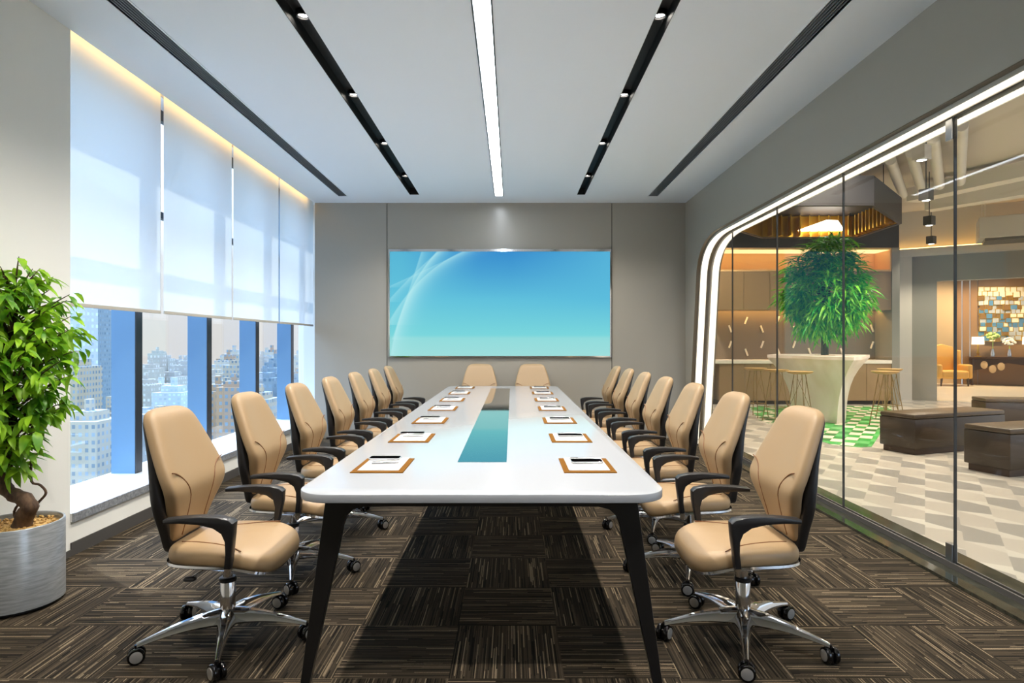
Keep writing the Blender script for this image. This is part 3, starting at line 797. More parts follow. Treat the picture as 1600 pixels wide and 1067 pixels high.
def plant():
    rnd = random.Random(11)
    X, Y = -2.475, 3.11
    t = thing('potted_ficus', 'leafy green potted tree in a round grey pot by the window', 'potted plant', (X, Y, 0))
    R = 0.205
    MB().lathe([(R - 0.02, 0.018), (R, 0.020), (R, 0.405), (R - 0.003, 0.410), (R - 0.010, 0.410), (R - 0.012, 0.405), (R - 0.012, 0.370), (0.02, 0.370)], 48).ob('pot', M['pot'], t)
    MB().lathe([(R - 0.03, 0.0), (R - 0.03, 0.019)], 40).ob('pot_foot', M['black'], t)
    so = MB(); so.lathe([(R - 0.013, 0.372), (R - 0.013, 0.378), (0.12, 0.384), (0.05, 0.388), (0.01, 0.389)], 36)
    for k in range(260):
        a = rnd.random() * 2 * pi; r = (R - 0.02) * rnd.random() ** 0.5; s = 0.004 + rnd.random() * 0.003
        so.box(r * cos(a) - s, r * cos(a) + s, r * sin(a) - s, r * sin(a) + s, 0.383, 0.383 + s * 1.6, s * 0.5, 1)
    so.ob('pebbles', M['soil'], t)
    trunk = [(0.03, 0.0, 0.375), (0.055, -0.01, 0.44), (0.085, -0.02, 0.485), (0.06, -0.02, 0.525), (0.0, -0.01, 0.545), (-0.05, 0.0, 0.58), (-0.06, 0.01, 0.66), (-0.03, 0.01, 0.78), (-0.02, 0.0, 0.95), (-0.04, 0.0, 1.15), (-0.02, 0.0, 1.38), (0.0, 0.0, 1.55)]
    def smooth(p, n=4):
        p = [Vector(q) for q in p]; out = []
        for i in range(len(p) - 1):
            a, b, c, d = p[max(i - 1, 0)], p[i], p[i + 1], p[min(i + 2, len(p) - 1)]
            for k in range(n):
                s = k / n
                out.append(0.5 * ((2 * b) + (c - a) * s + (2 * a - 5 * b + 4 * c - d) * s * s + (3 * b - a - 3 * c + d) * s ** 3))
        out.append(p[-1]); return out
    tp = smooth(trunk); n = len(tp)
    tb_ = MB().tube(tp, [0.040 * (1 - 0.75 * (i / n)) + 0.010 * sin(i * 1.7) * 0.3 + 0.004 for i in range(n)], 10)
    tb_.tube(smooth([(0.05, -0.01, 0.43), (0.10, 0.02, 0.50), (0.13, 0.03, 0.545), (0.10, 0.03, 0.585), (0.05, 0.04, 0.60), (0.04, 0.05, 0.70)]), 0.006, 8)
    tb_.tube(smooth([(0.0, 0.02, 0.38), (-0.03, 0.03, 0.45), (0.01, 0.03, 0.52), (-0.06, 0.03, 0.54)]), 0.006, 8)
    fol = bmesh.new()
    wall = XL + 0.012 - X
    nt_ = 165
    for k in range(nt_):
        # target on/in an ellipsoid crown
        while True:
            v = Vector((rnd.uniform(-1, 1), rnd.uniform(-1, 1), rnd.uniform(-1, 1)))
            if 0.30 < v.length < 1: break
        v = v * (0.55 + 0.45 * rnd.random()) / max(v.length, 0.5) if rnd.random() < 0.5 else v
        q = Vector((0.05 + v.x * 0.31, v.y * 0.32, 1.20 + v.z * 0.60))
        if q.z < 0.85: q.x = 0.05 + (q.x - 0.05) * 0.9
        if q.x < wall + 0.04: q.x = wall + 0.04 + rnd.random() * 0.12
        h = max(0.62, min(1.5, q.z - 0.12 - 0.12 * rnd.random()))
        i0 = min(range(n), key=lambda i: abs(tp[i].z - h) + (0 if i > 14 else 9))
        a = tp[i0]; mid = (a + q) / 2 + Vector((0, 0, 0.05))
        pts = [a * (1 - s) ** 2 + mid * 2 * s * (1 - s) + q * s * s for s in (0, 0.2, 0.4, 0.55, 0.7, 0.84)]
        tb_.tube(pts, [0.006, 0.0055, 0.005, 0.004, 0.003, 0.0016], 5)
        dirv = (q - mid).normalized()
        for j in range(rnd.randint(6, 9)):
            s = 0.42 + 0.58 * (j + rnd.random() * 0.5) / 8; s = min(s, 1.0)
            p = a * (1 - s) ** 2 + mid * 2 * s * (1 - s) + q * s * s
            az = rnd.random() * 2 * pi
            d = (dirv * 0.5 + Vector((cos(az), sin(az), rnd.uniform(-0.9, 0.25)))).normalized()
            L = rnd.uniform(0.070, 0.104); W = L * rnd.uniform(0.38, 0.46)
            tip = p + d * L
            if tip.x < wall + 0.005: d.x = abs(d.x); 
            up = Vector((rnd.uniform(-0.4, 0.4), rnd.uniform(-0.4, 0.4), 1))
            leaf_into(fol, p, d, up, L, W, rnd.uniform(0.3, 0.75))
    for v in fol.verts:
        if v.co.x < wall: v.co.x = wall + 0.001
    tb_.ob('trunk', M['bark'], t, smooth=60)
    f = MB(); f.b = fol
    f.ob('foliage', M['leaf'], t, smooth=60, recalc=False)
plant()

# ================================================================== LOBBY BEYOND THE GLASS
struct(MB().box(2.73, 22, -3, 26, -0.06, 0.0).ob('floor_lobby', M['lobbytile'], smooth=0), 'pale grey floor tiles in wedge shapes beyond the glass', 'floor')
PY = 13.13
def X_at(px, Y): return (px - VX) / F * Y
PX0, PX1 = 2.70, X_at(1393, PY)            # pantry run
LCZ = 4.30
struct(MB().box(2.55, 22, -3, 26, LCZ, LCZ + 0.1).ob('ceiling_lobby', M['lobceil'], smooth=0), 'grey open ceiling of the lobby', 'ceiling')
struct(MB().box(2.55, 2.67, -1.3, 13.4, H + 0.19, LCZ).ob('wall_lobby_upper', M['canopy'], smooth=0))
pb = MB().box(2.67, PX1 + 0.16, PY + 0.60, PY + 0.75, 0, LCZ)
struct(pb.ob('wall_pantry', M['cabg'], smooth=0), 'grey brown pantry wall with white pegs', 'wall')
struct(MB().box(2.67, PX1 + 0.16, PY, PY + 0.6, 3.30, LCZ).ob('trim_4', M['canopy'], smooth=0), 'dark grey bulkhead above the pantry shelf', 'bulkhead')
struct(MB().box(PX1, PX1 + 0.16, PY - 0.02, PY + 0.6, 0, 3.30).ob('trim_5', M['lobwall'], smooth=0), 'grey end panel of the pantry cabinets', 'panel')
# base units
ux = [X_at(p, PY) for p in (1124, 1164, 1204, 1244, 1284, 1319, 1354, 1393)]
def unit(name, label, cat, x0, x1, z0, z1, d, m, group, handle=False):
    t = thing(name, label, cat, ((x0 + x1) / 2, PY, z0), 0, group); w = (x1 - x0) / 2
    MB().box(-w, w, 0.022, d, 0, z1 - z0).ob('body', m, t, smooth=0)
    MB().box(-w + 0.004, w - 0.004, 0, 0.02, 0.004, z1 - z0 - 0.004, 0.001).ob('door', m, t, smooth=0)
    return t
nm = ['first', 'second', 'third', 'fourth', 'fifth', 'sixth', 'seventh']
for i in range(7):
    unit('base_cabinet', 'plain brown base cabinet under the white pantry worktop, %s from the left' % nm[i], 'cabinet', ux[i], ux[i + 1], 0.08, 0.862, 0.59, M['cab'], 'pantry base cabinets')
struct(MB().box(PX0, PX1, PY + 0.05, PY + 0.58, 0, 0.08).ob('baseboard_pantry', M['groove'], smooth=0))
tag(MB().box(ux[0] - 0.6, PX1, PY - 0.02, PY + 0.6, 0.862, 0.934, 0.004).ob('worktop', M['worktop'], smooth=0), 'long white pantry worktop behind the planter table', 'worktop')
upx = [X_at(p, PY) for p in (1122, 1162, 1203, 1240, 1280, 1318, 1356, 1393)]
for i in range(7):
    unit('wall_cabinet', 'plain brown wall cabinet under the lit shelf, %s from the left' % nm[i], 'cabinet', upx[i], upx[i + 1], 1.99, 2.80, 0.36, M['cab'], 'pantry wall cabinets')
sx = thing('display_shelf', 'long open wooden shelf lit warm above the pantry cabinets', 'shelf', (0, PY, 0))
x0, x1 = upx[0] - 0.6, PX1
MB().box(x0, x1, 0.0, 0.6, 2.802, 2.84).ob('bottom_board', M['shelf'], sx, smooth=0)
MB().box(x0, x1, 0.0, 0.6, 3.262, 3.299).ob('top_board', M['shelf'], sx, smooth=0)
MB().box(x0, x1, 0.57, 0.598, 2.84, 3.262).ob('back_board', M['shelf'], sx, smooth=0)
MB().box(x1 - 0.03, x1 - 0.001, 0.0, 0.57, 2.84, 3.262).ob('end_board', M['shelf'], sx, smooth=0)
MB().box(x0, x1 - 0.04, 0.03, 0.54, 3.252, 3.262).ob('light_panel', M['shelfglow'], sx, smooth=0)
t = thing('undercabinet_light', 'warm light strip under the pantry wall cabinets', 'light', (0, PY, 1.99))
MB().box(x0, x1 - 0.02, 0.40, 0.44, 0.035, 0.045).ob('diffuser', M['underled'], t, smooth=0)
# wall pegs
pegs = [(482, 180, 1), (615, 110, -1), (745, 182, 1), (880, 105, -1), (482, 310, -1), (617, 375, 1), (748, 310, -1), (885, 372, 1), (1022, 185, 1), (1014, 310, -1), (1143, 370, 1), (1290, 290, -1), (1410, 370, 1)]
pegs = [(1050 + a / 5.333, 480 + b / 5.333, s) for a, b, s in pegs] + [(1361.6, 512.8, 1), (1361.6, 539, -1)]
rowm = {}
p0 = None
for i, (px, py, s) in enumerate(pegs):
    Yp = PY + 0.60; x, z = AT(px, py, Yp)
    lb = 'short white wall peg %s, %s on the pantry wall' % ('leaning left' if s > 0 else 'leaning right', ['topmost left', 'upper row, second', 'upper row, third', 'at the second glass joint', 'lower left corner', 'just above the worktop', 'lower row middle', 'behind the table rim left', 'left of the tree trunk', 'lower, left of the trunk', 'above the table rim middle', 'right beside the trunk', 'at the table rim right', 'right end, upper of the pair', 'right end, lower of the pair'][i])
    if p0 is None:
        o = MB().tube([(-0.028, -0.012, 0.075), (0.028, -0.012, -0.075)], 0.020, 10).ob('wall_peg', M['petal']); p0 = o
    else:
        o = p0.copy(); C.objects.link(o)
    o.location = (x, Yp - 0.012, z); o.scale = (1 if s > 0 else -1, 1, 1); tag(o, lb, 'wall peg', 'white pegs on the pantry wall')

# green mosaic floor
gp = [FL(1170, 634), FL(1392, 634), FL(1394, 650), FL(1362, 698), FL(1345, 699), FL(1300, 695), FL(1185, 656)]
tag(MB().prism(gp, 'z', 0.0, 0.003).ob('green_rug', M['greentile'], smooth=0), 'green and white chequered floor mat under the planter table', 'floor mat')

# planter table
PYc = 10.4
pt = thing('planter_table', 'tall white marble bar table flaring upward around a tree', 'table', (0, 0, 0))
def P3(px, py, z): x, y = FL(px, py, z); return Vector((x, y))
TOPZ = 1.085
tp_ = [Vector(p) for p in ((4.62, 11.3), (4.80, 9.95), (5.12, 9.35), (5.48, 9.75), (6.48, 11.3), (5.9, 12.1), (5.1, 12.1))]
bp_ = [Vector(p) for p in ((5.05, 11.2), (5.08, 10.35), (5.20, 10.0), (5.42, 10.15), (5.85, 11.05), (5.55, 11.6), (5.2, 11.6))]
rings = []
for k in range(11):
    f = k / 10; g_ = 0.05 + 0.95 * f ** 2.4 if k else 0.0
    rings.append([(b.x + (a.x - b.x) * g_, b.y + (a.y - b.y) * g_, f * (TOPZ - 0.05)) for a, b in zip(tp_, bp_)])
for ins, z in ((1.0, TOPZ - 0.04), (1.0, TOPZ)):
    cx = sum(p.x for p in tp_) / 7; cy = sum(p.y for p in tp_) / 7
    rings.append([(cx + (p.x - cx) * ins, cy + (p.y - cy) * ins, z) for p in tp_])
MB().rings(rings).ob('pedestal', M['stone'], pt, smooth=35)
cx, cy = 5.39, 10.75
MB().lathe([(0.16, TOPZ), (0.16, TOPZ + 0.004)], 24, cx, cy).ob('soil', M['soil'], pt)
# tree
def btree():
    rnd = random.Random(5)
    t = thing('bamboo_tree', 'bushy bright green tree growing out of the white marble table', 'tree', (cx, cy, TOPZ + 0.004))
    tr_ = MB()
    for k in range(5):
        a = 2 * pi * k / 5; r = 0.035
        tr_.tube([(r * cos(a), r * sin(a), -0.004), (r * 0.9 * cos(a + 0.3), r * 0.9 * sin(a + 0.3), 0.3), (r * cos(a + 0.8), r * sin(a + 0.8), 0.7), (0.12 * cos(a), 0.12 * sin(a), 1.3)], [0.03, 0.027, 0.022, 0.01], 8)
    fol = bmesh.new()
    for k in range(230):
        while True:
            v = Vector((rnd.uniform(-1, 1), rnd.uniform(-1, 1), rnd.uniform(-1, 1)))
            if v.length < 1: break
        v = v.normalized() * (0.45 + 0.55 * rnd.random() ** 0.6)
        zz = 1.14 + v.z * (0.92 if v.z > 0 else 0.80)
        wr = 0.69 * (1.0 if zz < 1.2 else 1.0 - 0.22 * (zz - 1.2) / 0.8)
        q = Vector((v.x * wr, v.y * wr, zz))
        a = Vector((0, 0, max(0.45, min(1.5, zz - 0.30))))
        if k < 120: tr_.tube([a, (a + q) / 2 + Vector((0, 0, 0.06)), q], [0.006, 0.005, 0.002], 4)
        od = (q - Vector((0, 0, 0.95))).normalized()
        for j in range(15):
            az = rnd.random() * 2 * pi
            d = (od * 0.7 + Vector((cos(az), sin(az), rnd.uniform(-0.8, 0.5)))).normalized()
            L = rnd.uniform(0.17, 0.30)
            p = q + Vector((rnd.uniform(-1, 1), rnd.uniform(-1, 1), rnd.uniform(-1, 1))) * 0.10 - d * 0.06
            leaf_into(fol, p, d, Vector((rnd.uniform(-0.5, 0.5), rnd.uniform(-0.5, 0.5), 1)), L, L * 0.15, rnd.uniform(0.3, 0.8))
    tr_.ob('trunk', M['bark'], t, smooth=60)
    f = MB(); f.b = fol; f.ob('foliage', M['bamboo'], t, smooth=60, recalc=False)
btree()

# stools
def make_stool(label, seatz=0.86, wire='wire'):
    t = thing('bar_stool', label, 'bar stool', (0, 0, 0), 0, 'wire stools around the planter table')
    MB().lathe([(0.10, seatz - 0.045), (0.165, seatz - 0.030), (0.192, seatz - 0.012), (0.195, seatz - 0.002), (0.185, seatz), (0.12, seatz - 0.008), (0.02, seatz - 0.010)], 32).ob('seat', M['stoolwood'], t)
    for k in range(4):
        a = pi / 4 + k * pi / 2
        MB().tube([(0.085 * cos(a), 0.085 * sin(a), seatz - 0.04), (0.215 * cos(a), 0.215 * sin(a), 0.004)], 0.007, 8).ob('leg', M[wire], t)
    r = 0.178
    MB().tube([(r * cos(pi / 4 + k * pi / 2), r * sin(pi / 4 + k * pi / 2), 0.24) for k in (0, 1, 2, 3, 0)], 0.006, 6).ob('footrest', M[wire], t)
    br = MB()
    for k in range(4):
        a = pi / 4 + k * pi / 2; b = a + pi / 2
        br.tube([(0.10 * cos(a), 0.10 * sin(a), seatz - 0.10), (0.178 * cos(b), 0.178 * sin(b), 0.24)], 0.004, 6)
    br.ob('brace', M[wire], t)
    return t
st = make_stool('round wooden wire stool left of the planter table, nearest and rightmost of three')
st.location = (4.45, 9.65, 0)
for x, y, rz, lb in ((4.363, 10.3, 0.3, 'round wooden wire stool left of the planter table, middle of three'), (4.27, 10.95, 0.6, 'round wooden wire stool left of the planter table, farthest and leftmost of three'),
                     (5.80, 9.70, 0.2, 'round wooden wire stool right of the planter table, nearer of two'), (6.42, 10.6, 0.5, 'round wooden wire stool right of the planter table, farther of two')):
    dup(st, (x, y, 0), rz, lb)

# canopy over the table
cp = thing('pendant_canopy', 'dark hexagonal ceiling canopy with gold inside above the green tree', 'canopy', (0, 0, 0))
hx = [Vector(p) for p in ((3.55, 9.1), (5.28, 9.1), (6.56, 10.5), (6.62, 11.9), (4.75, 11.95), (3.35, 10.5))]
hc = Vector((sum(p.x for p in hx) / 6, sum(p.y for p in hx) / 6))
ins = lambda k: [hc + (p - hc) * k for p in hx]
CZ0, CZ1 = 3.30, 3.74
rings = [[(p.x, p.y, CZ1) for p in hx], [(p.x, p.y, CZ0) for p in hx], [(p.x, p.y, CZ0) for p in ins(0.955)], [(p.x, p.y, CZ1 - 0.03) for p in ins(0.955)]]
MB().rings(rings).ob('shell', M['canopy'], cp, smooth=0)
rings = [[(p.x, p.y, CZ0 + 0.012) for p in ins(0.953)], [(p.x, p.y, CZ1 - 0.04) for p in ins(0.953)], [(p.x, p.y, CZ1 - 0.04) for p in ins(0.945)], [(p.x, p.y, CZ0 + 0.012) for p in ins(0.945)]]
rings.append(rings[0]); MB().rings(rings, cap=False).ob('gold_lining', M['gold'], cp, smooth=0)
sl = MB()
hin = ins(0.94)
for k in range(18):
    f = (k + 0.5) / 18
    # slats standing along the inside of the far and right edges
    a = hin[2].lerp(hin[3], f * 2) if f < 0.5 else hin[3].lerp(hin[4], f * 2 - 1)
    d = (hc - a).normalized() * 0.16
    sl.prism([(a.x - d.y * 0.05, a.y + d.x * 0.05), (a.x + d.y * 0.05, a.y - d.x * 0.05), (a.x + d.x + d.y * 0.05, a.y + d.y - d.x * 0.05), (a.x + d.x - d.y * 0.05, a.y + d.y + d.x * 0.05)], 'z', CZ0 + 0.02, CZ1 - 0.05)
sl.ob('gold_slat', M['gold'], cp, smooth=0)
tri = [FL(1242, 363, 3.42), FL(1321, 363, 3.42), FL(1309, 346, 3.42), FL(1291, 345.5, 3.42)]
MB().prism(tri, 'z', 3.42, 3.44).ob('light_panel', M['canopylight'], cp, smooth=0)
rd = MB()
for p in ins(0.8): rd.tube([(p.x, p.y, CZ1 - 0.06), (p.x, p.y, LCZ)], 0.008, 6)
rd.ob('hanging_rod', M['black'], cp)

# ottomans / benches
def ottoman(px1, py1, px2, py2, L, dirdeg, D, label):
    # front-left corner line from floor points; runs to the right
    a = Vector(FL(px1, py1)); a2 = Vector(FL(px2, py2)); d = Vector((cos(radians(dirdeg)), sin(radians(dirdeg))))
    n = Vector((-d.y, d.x))
    t = thing('bench_ottoman', label, 'bench', (a2.x, a2.y, 0), radians(dirdeg), 'dark benches in the lobby')
    MB().box(0.03, L - 0.03, 0.03, D - 0.03, 0, 0.07).ob('plinth', M['console'], t, smooth=0)
    MB().box(0, L, 0, D, 0.07, 0.415, 0.012).ob('body', M['ottoman'], t, smooth=40)
    MB().box(0.002, L - 0.002, 0.002, D - 0.002, 0.417, 0.47, 0.016).ob('seat_pad', M['ottomantop'], t, smooth=40)
    return t
ottoman(1398, 702, 1430, 712, 1.55, 20, 0.46, 'dark brown leather bench in the lobby, farther one beside the bar stools')
ottoman(1507, 733, 1579, 747, 1.8, 17, 0.46, 'dark brown leather bench in the lobby, nearest the glass at right')
o3 = ottoman(1470, 672, 1540, 672, 1.6, -14, 0.46, 'dark brown leather bench at the back of the lobby seating group')

# rotated lobby wall, column, cornice
RA = radians(-33.0); U = Vector((cos(RA), sin(RA))); V = Vector((-sin(RA), cos(RA)))
W0 = Vector((8.94, 14.3))
def wpoly(u0, u1, v0, v1): return [tuple(W0 + U * u + V * v) for u, v in ((u0, v0), (u1, v0), (u1, v1), (u0, v1))]
def u_for(px):
    k = (px - VX) / F
    return (k * W0.y - W0.x) / (U.x - k * U.y)
uc0, uc1, uo, ue = u_for(1405), u_for(1425), u_for(1464), 6.0
struct(MB().prism(wpoly(uc0 - 0.3, uc1, -0.10, 0.3), 'z', 0, 3.25).ob('wall_column', M['column'], smooth=0), 'pale column between pantry and lounge', 'column')
struct(MB().prism(wpoly(uc1, uo, 0.0, 0.25), 'z', 0, 3.25).ob('wall_lobby', M['lobwall'], smooth=0), 'grey lobby wall left of the lounge opening', 'wall')
struct(MB().prism(wpoly(uo, ue, 0.0, 0.25), 'z', 2.68, 3.25).ob('wall_header', M['lobwall'], smooth=0), 'grey wall above the lounge opening', 'wall')
struct(MB().prism(wpoly(uc0 - 0.3, ue, -0.14, 0.3), 'z', 3.25, 3.42).ob('trim_6', M['column'], smooth=0), 'pale cornice band above the lounge opening', 'cornice')
struct(MB().prism(wpoly(uc0 - 0.3, ue, 0.1, 0.3), 'z', 3.42, LCZ).ob('wall_upper', M['column'], smooth=0), 'warm lit wall above the cornice', 'wall')
t = thing('cornice_light', 'warm light strip on top of the lobby cornice', 'light', (0, 0, 0))
MB().prism(wpoly(uc0 - 0.2, ue, -0.05, 0.0), 'z', 3.42, 3.445).ob('diffuser', M['shelfled'], t, smooth=0)
struct(MB().prism(wpoly(uo - 0.1, ue + 6, 0.02, 9.0), 'z', 0.0, 0.02).ob('floor_lounge', M['paleboard'], smooth=0), 'pale glossy lounge floor', 'floor')
# lounge far wall
FV = 7.0
def fu(px):
    k = (px - VX) / F; o = W0 + V * FV
    return (k * o.y - o.x) / (U.x - k * U.y)
def fpoly(u0, u1, v0, v1): return [tuple(W0 + V * FV + U * u + V * v) for u, v in ((u0, v0), (u1, v0), (u1, v1), (u0, v1))]
FA, FB, FC, FD = fu(1455), fu(1491), fu(1528), fu(1690)
struct(MB().prism(fpoly(FA - 2, FB, 0, 0.2), 'z', 0, 4.0).ob('wall_lounge', M['panelbeige'], smooth=0), 'beige lounge wall behind the gold armchair', 'wall')
vp = MB()
n_ = 3
for k in range(n_):
    a = FB + (FC - FB) * k / n_; b = FB + (FC - FB) * (k + 1) / n_
    vp.prism(fpoly(a + 0.012, b - 0.012, -0.03, 0.2), 'z', 0, 4.0)
struct(vp.ob('wall_lounge_panel', M['panelbrown'], smooth=0), 'brown panelled lounge wall left of the mosaic', 'wall')
struct(MB().prism(fpoly(FC, FD, 0, 0.2), 'z', 0, 4.0).ob('wall_lounge_niche', M['panelbrown'], smooth=0), 'brown lounge wall behind the mosaic', 'wall')
struct(MB().prism(wpoly(uo - 0.1, ue + 6, 0.3, 9), 'z', 3.9, 4.0).ob('ceiling_lounge', M['lobceil'], smooth=0))

def fpt(px, py, dv=0.0):
    """point on the far lounge wall plane moved dv toward the camera"""
    o = W0 + V * (FV - dv); k = (px - VX) / F
    u = (k * o.y - o.x) / (U.x - k * U.y); p = o + U * u
    return u, p, EYE - (py - VY) / F * p.y
# wall mosaic of mirror squares
ar = thing('wall_mosaic', 'wall decoration of many small mirrored squares on the lounge wall', 'wall decoration', (0, 0, 0))
rnd = random.Random(3)
cols = {'mosaic_blue': [], 'mosaic_grey': [], 'mosaic_cream': [], 'mosaic_bronze': []}
mm = {'mosaic_blue': mat('mosaic_blue', (86, 128, 158), 0.3), 'mosaic_grey': mat('mosaic_grey', (176, 178, 176), 0.25), 'mosaic_cream': mat('mosaic_cream', (236, 222, 190), 0.3), 'mosaic_bronze': mat('mosaic_bronze', (150, 112, 60), 0.3, 0.4)}
for r in range(12):
    py = 449 + r * 6.9
    px = 1530.0 + rnd.uniform(-2, 2)
    while px < 1640:
        w = rnd.uniform(5.5, 12); h = rnd.uniform(5, 8.5)
        key = 'mosaic_cream' if r < 2 else rnd.choices(list(cols), ([1, 3, 3, 4] if r < 5 else [4, 5, 1, 3]))[0]
        cols[key].append((px, py, px + w - 1.2, py + h, rnd.uniform(0.01, 0.06))); px += w
gl = MB()
for key, L in cols.items():
    mb = MB()
    for a, b, c, d, dv in L:
        u0, p0_, z1 = fpt(a, b); u1, p1_, z0 = fpt(c, d)
        mb.prism(fpoly(u0, u1, -dv - 0.02, -dv), 'z', z0, z1)
        gl.prism(fpoly(u0 - 0.02, u1 + 0.02, -dv, -0.001), 'z', z0 - 0.02, z1 + 0.02)
    mb.ob('square', mm[key], ar, smooth=0)
gl.ob('gold_edge', M['gold'], ar, smooth=0)
# console table
def place(px, py_floor, dv):
    o = W0 + V * (FV - dv); k = (px - VX) / F; u = (k * o.y - o.x) / (U.x - k * U.y); p = o + U * u
    return p
pc = place(1515, 0, 0.55); pe_ = place(1640, 0, 0.55); CL = (pe_ - pc).length
ct = thing('console_table', 'dark carved wooden console table under the mosaic wall decoration', 'console table', (pc.x, pc.y, 0.02), RA)
MB().box(0, CL, -0.05, 0.45, 0.80, 0.86, 0.01).ob('top', M['console'], ct, smooth=0)
ap = [(0.03, 0.80), (0.03, 0.55), (0.10, 0.45), (0.30, 0.50), (0.55, 0.62), (CL / 2, 0.68), (CL - 0.55, 0.62), (CL - 0.30, 0.50), (CL - 0.10, 0.45), (CL - 0.03, 0.55), (CL - 0.03, 0.80)]
MB().prism(ap, 'y', 0.0, 0.04).ob('apron', M['console'], ct, smooth=0)
for x in (0.06, CL - 0.06):
    for y in (0.03, 0.40):
        MB().tube([(x, y, 0.80), (x + 0.02, y, 0.5), (x - 0.02, y, 0.25), (x, y, 0.0)], [0.06, 0.045, 0.03, 0.04], 10).ob('leg', M['console'], ct)
lf = MB()
for x, z in ((0.35, 0.62), (0.55, 0.50), (0.75, 0.58), (1.5, 0.68), (1.7, 0.60)):
    if x < CL: lf.rings([[(x + 0.09 * cos(a) * s, -0.02 - 0.015 * (1 - s), z + 0.12 * sin(a) * s) for a in [2 * pi * k / 10 for k in range(10)]] for s in (1.0, 0.6, 0.1)])
lf.ob('leaf_ornament', M['panelbeige'], ct)
def lamp(px, label):
    p = place(px, 0, 0.35)
    t = thing('table_lamp', label, 'table lamp', (p.x, p.y, 0.88), RA, 'lamps on the console')
    MB().lathe([(0.09, 0), (0.09, 0.02), (0.02, 0.03), (0.05, 0.10), (0.02, 0.18), (0.015, 0.40)], 16).ob('base', M['gold'], t)
    MB().lathe([(0.16, 0.37), (0.15, 0.60)], 20, cap=False).ob('lamp_shade', M['shade'], t)
lamp(1528, 'small table lamp with a glowing drum shade at the console left end'); lamp(1608, 'small table lamp with a glowing drum shade at the right picture edge')
def bouquet(px, label, m, hgt):
    p = place(px, 0, 0.35)
    t = thing('flower_vase', label, 'vase of flowers', (p.x, p.y, 0.88), RA)
    MB().lathe([(0.05, 0), (0.06, 0.08), (0.03, 0.2), (0.04, 0.24)], 16).ob('vase', M['silver'], t)
    fm = MB(); r_ = random.Random(px)
    for k in range(26):
        v = Vector((r_.gauss(0, 1), r_.gauss(0, 1), r_.gauss(0, 1))).normalized() * 0.13
        fm.tube([(v.x, v.y, hgt + v.z * 0.7 - 0.03), (v.x * 1.1, v.y * 1.1, hgt + v.z * 0.7), (v.x * 1.2, v.y * 1.2, hgt + v.z * 0.75 + 0.03)], [0.02, 0.05, 0.015], 7)
    fm.ob('blossom', m, t)
    s_ = MB(); s_.tube([(0, 0, 0.2), (0.01, 0, hgt - 0.05)], 0.012, 6); s_.ob('stem', M['palegreen'], t)
bouquet(1551, 'tall vase of pale green flowers on the dark console', M['palegreen'], 0.62)
bouquet(1577, 'round bunch of white flowers on the dark console', M['petal'], 0.46)
# wing armchair
pa = place(1481, 0, 1.1)
ac = thing('wing_armchair', 'golden velvet wing armchair in the far lounge', 'armchair', (pa.x, pa.y, 0.02), RA + 0.5)
MB().box(-0.38, 0.38, -0.40, 0.36, 0.22, 0.46, 0.06, 3).ob('seat', M['armchair'], ac)
MB().prism([(-0.36, 0.3), (0.36, 0.3), (0.40, 0.95), (0.30, 1.16), (0.0, 1.24), (-0.30, 1.16), (-0.40, 0.95)], 'y', 0.26, 0.42, 0.03).ob('backrest', M['armchair'], ac)
for s in (-1, 1):
    MB().box(s * 0.42 - 0.07, s * 0.42 + 0.07, -0.38, 0.34, 0.22, 0.64, 0.05, 3).ob('armrest', M['armchair'], ac)
    MB().box(s * 0.40 - 0.05, s * 0.40 + 0.05, 0.10, 0.36, 0.60, 1.06, 0.04, 3).ob('wing', M['armchair'], ac)
    for y in (-0.32, 0.30): MB().tube([(s * 0.36, y, 0.24), (s * 0.38, y, 0.0)], [0.035, 0.018], 8).ob('leg', M['console'], ac)

# open ceiling: pipes, beams, surface downlights
def dirtube(name, px1, py1, px2, py2, z, r, label, cat, m, grp=None):
    a, b = FL(px1, py1, z), FL(px2, py2, z)
    o = MB().tube([(a[0], a[1], z), (b[0], b[1], z)], r, 16).ob(name, m)
    return tag(o, label, cat, grp)
for i, (a, b, c, d) in enumerate(((1391, 250, 1411, 304), (1424, 238, 1441, 299), (1458, 215, 1468, 290), (1502, 196, 1500, 284))):
    dirtube('ceiling_pipe', a, b, c, d, 3.98, 0.075, ['leftmost fat grey ceiling pipe in the lobby', 'second fat grey ceiling pipe from the left in the lobby', 'third fat grey ceiling pipe, left of the dark glass joint', 'fat grey ceiling pipe right of the dark glass joint'][i], 'pipe', M['duct'], 'fat pipes under the lobby ceiling')
def bar(name, pts, z, w, h, label, cat, m, grp=None):
    a, b = Vector(FL(*pts[0], z)), Vector(FL(*pts[1], z)); d = (b - a).normalized(); n = Vector((-d.y, d.x)) * w / 2
    o = MB().prism([tuple(a - n), tuple(b - n), tuple(b + n), tuple(a + n)], 'z', z, z + h).ob(name, m, smooth=0)
    return tag(o, label, cat, grp)
bar('ceiling_duct', ((1425, 316), (1640, 270)), 3.95, 0.30, 0.25, 'long grey air duct under the lobby ceiling, nearest the glass', 'duct', M['duct'], 'grey ducts under the lobby ceiling')
bar('ceiling_duct', ((1450, 330), (1640, 300)), 3.92, 0.30, 0.28, 'long grey air duct under the lobby ceiling, farther in', 'duct', M['duct'], 'grey ducts under the lobby ceiling')
bar('ceiling_beam', ((1560, 150), (1640, 60)), 4.05, 0.5, 0.25, 'broad beige beam under the lobby ceiling at the picture edge', 'beam', M['lobceil'])
ab = Vector(FL(1530, 372, 3.40)); 
t = thing('air_unit', 'boxy beige air unit hung from the lobby ceiling above the lounge', 'air unit', (ab.x, ab.y, 3.40), RA)
MB().box(0, 1.6, 0.0, 0.9, 0.0, 0.42, 0.01).ob('casing', M['column'], t, smooth=0)
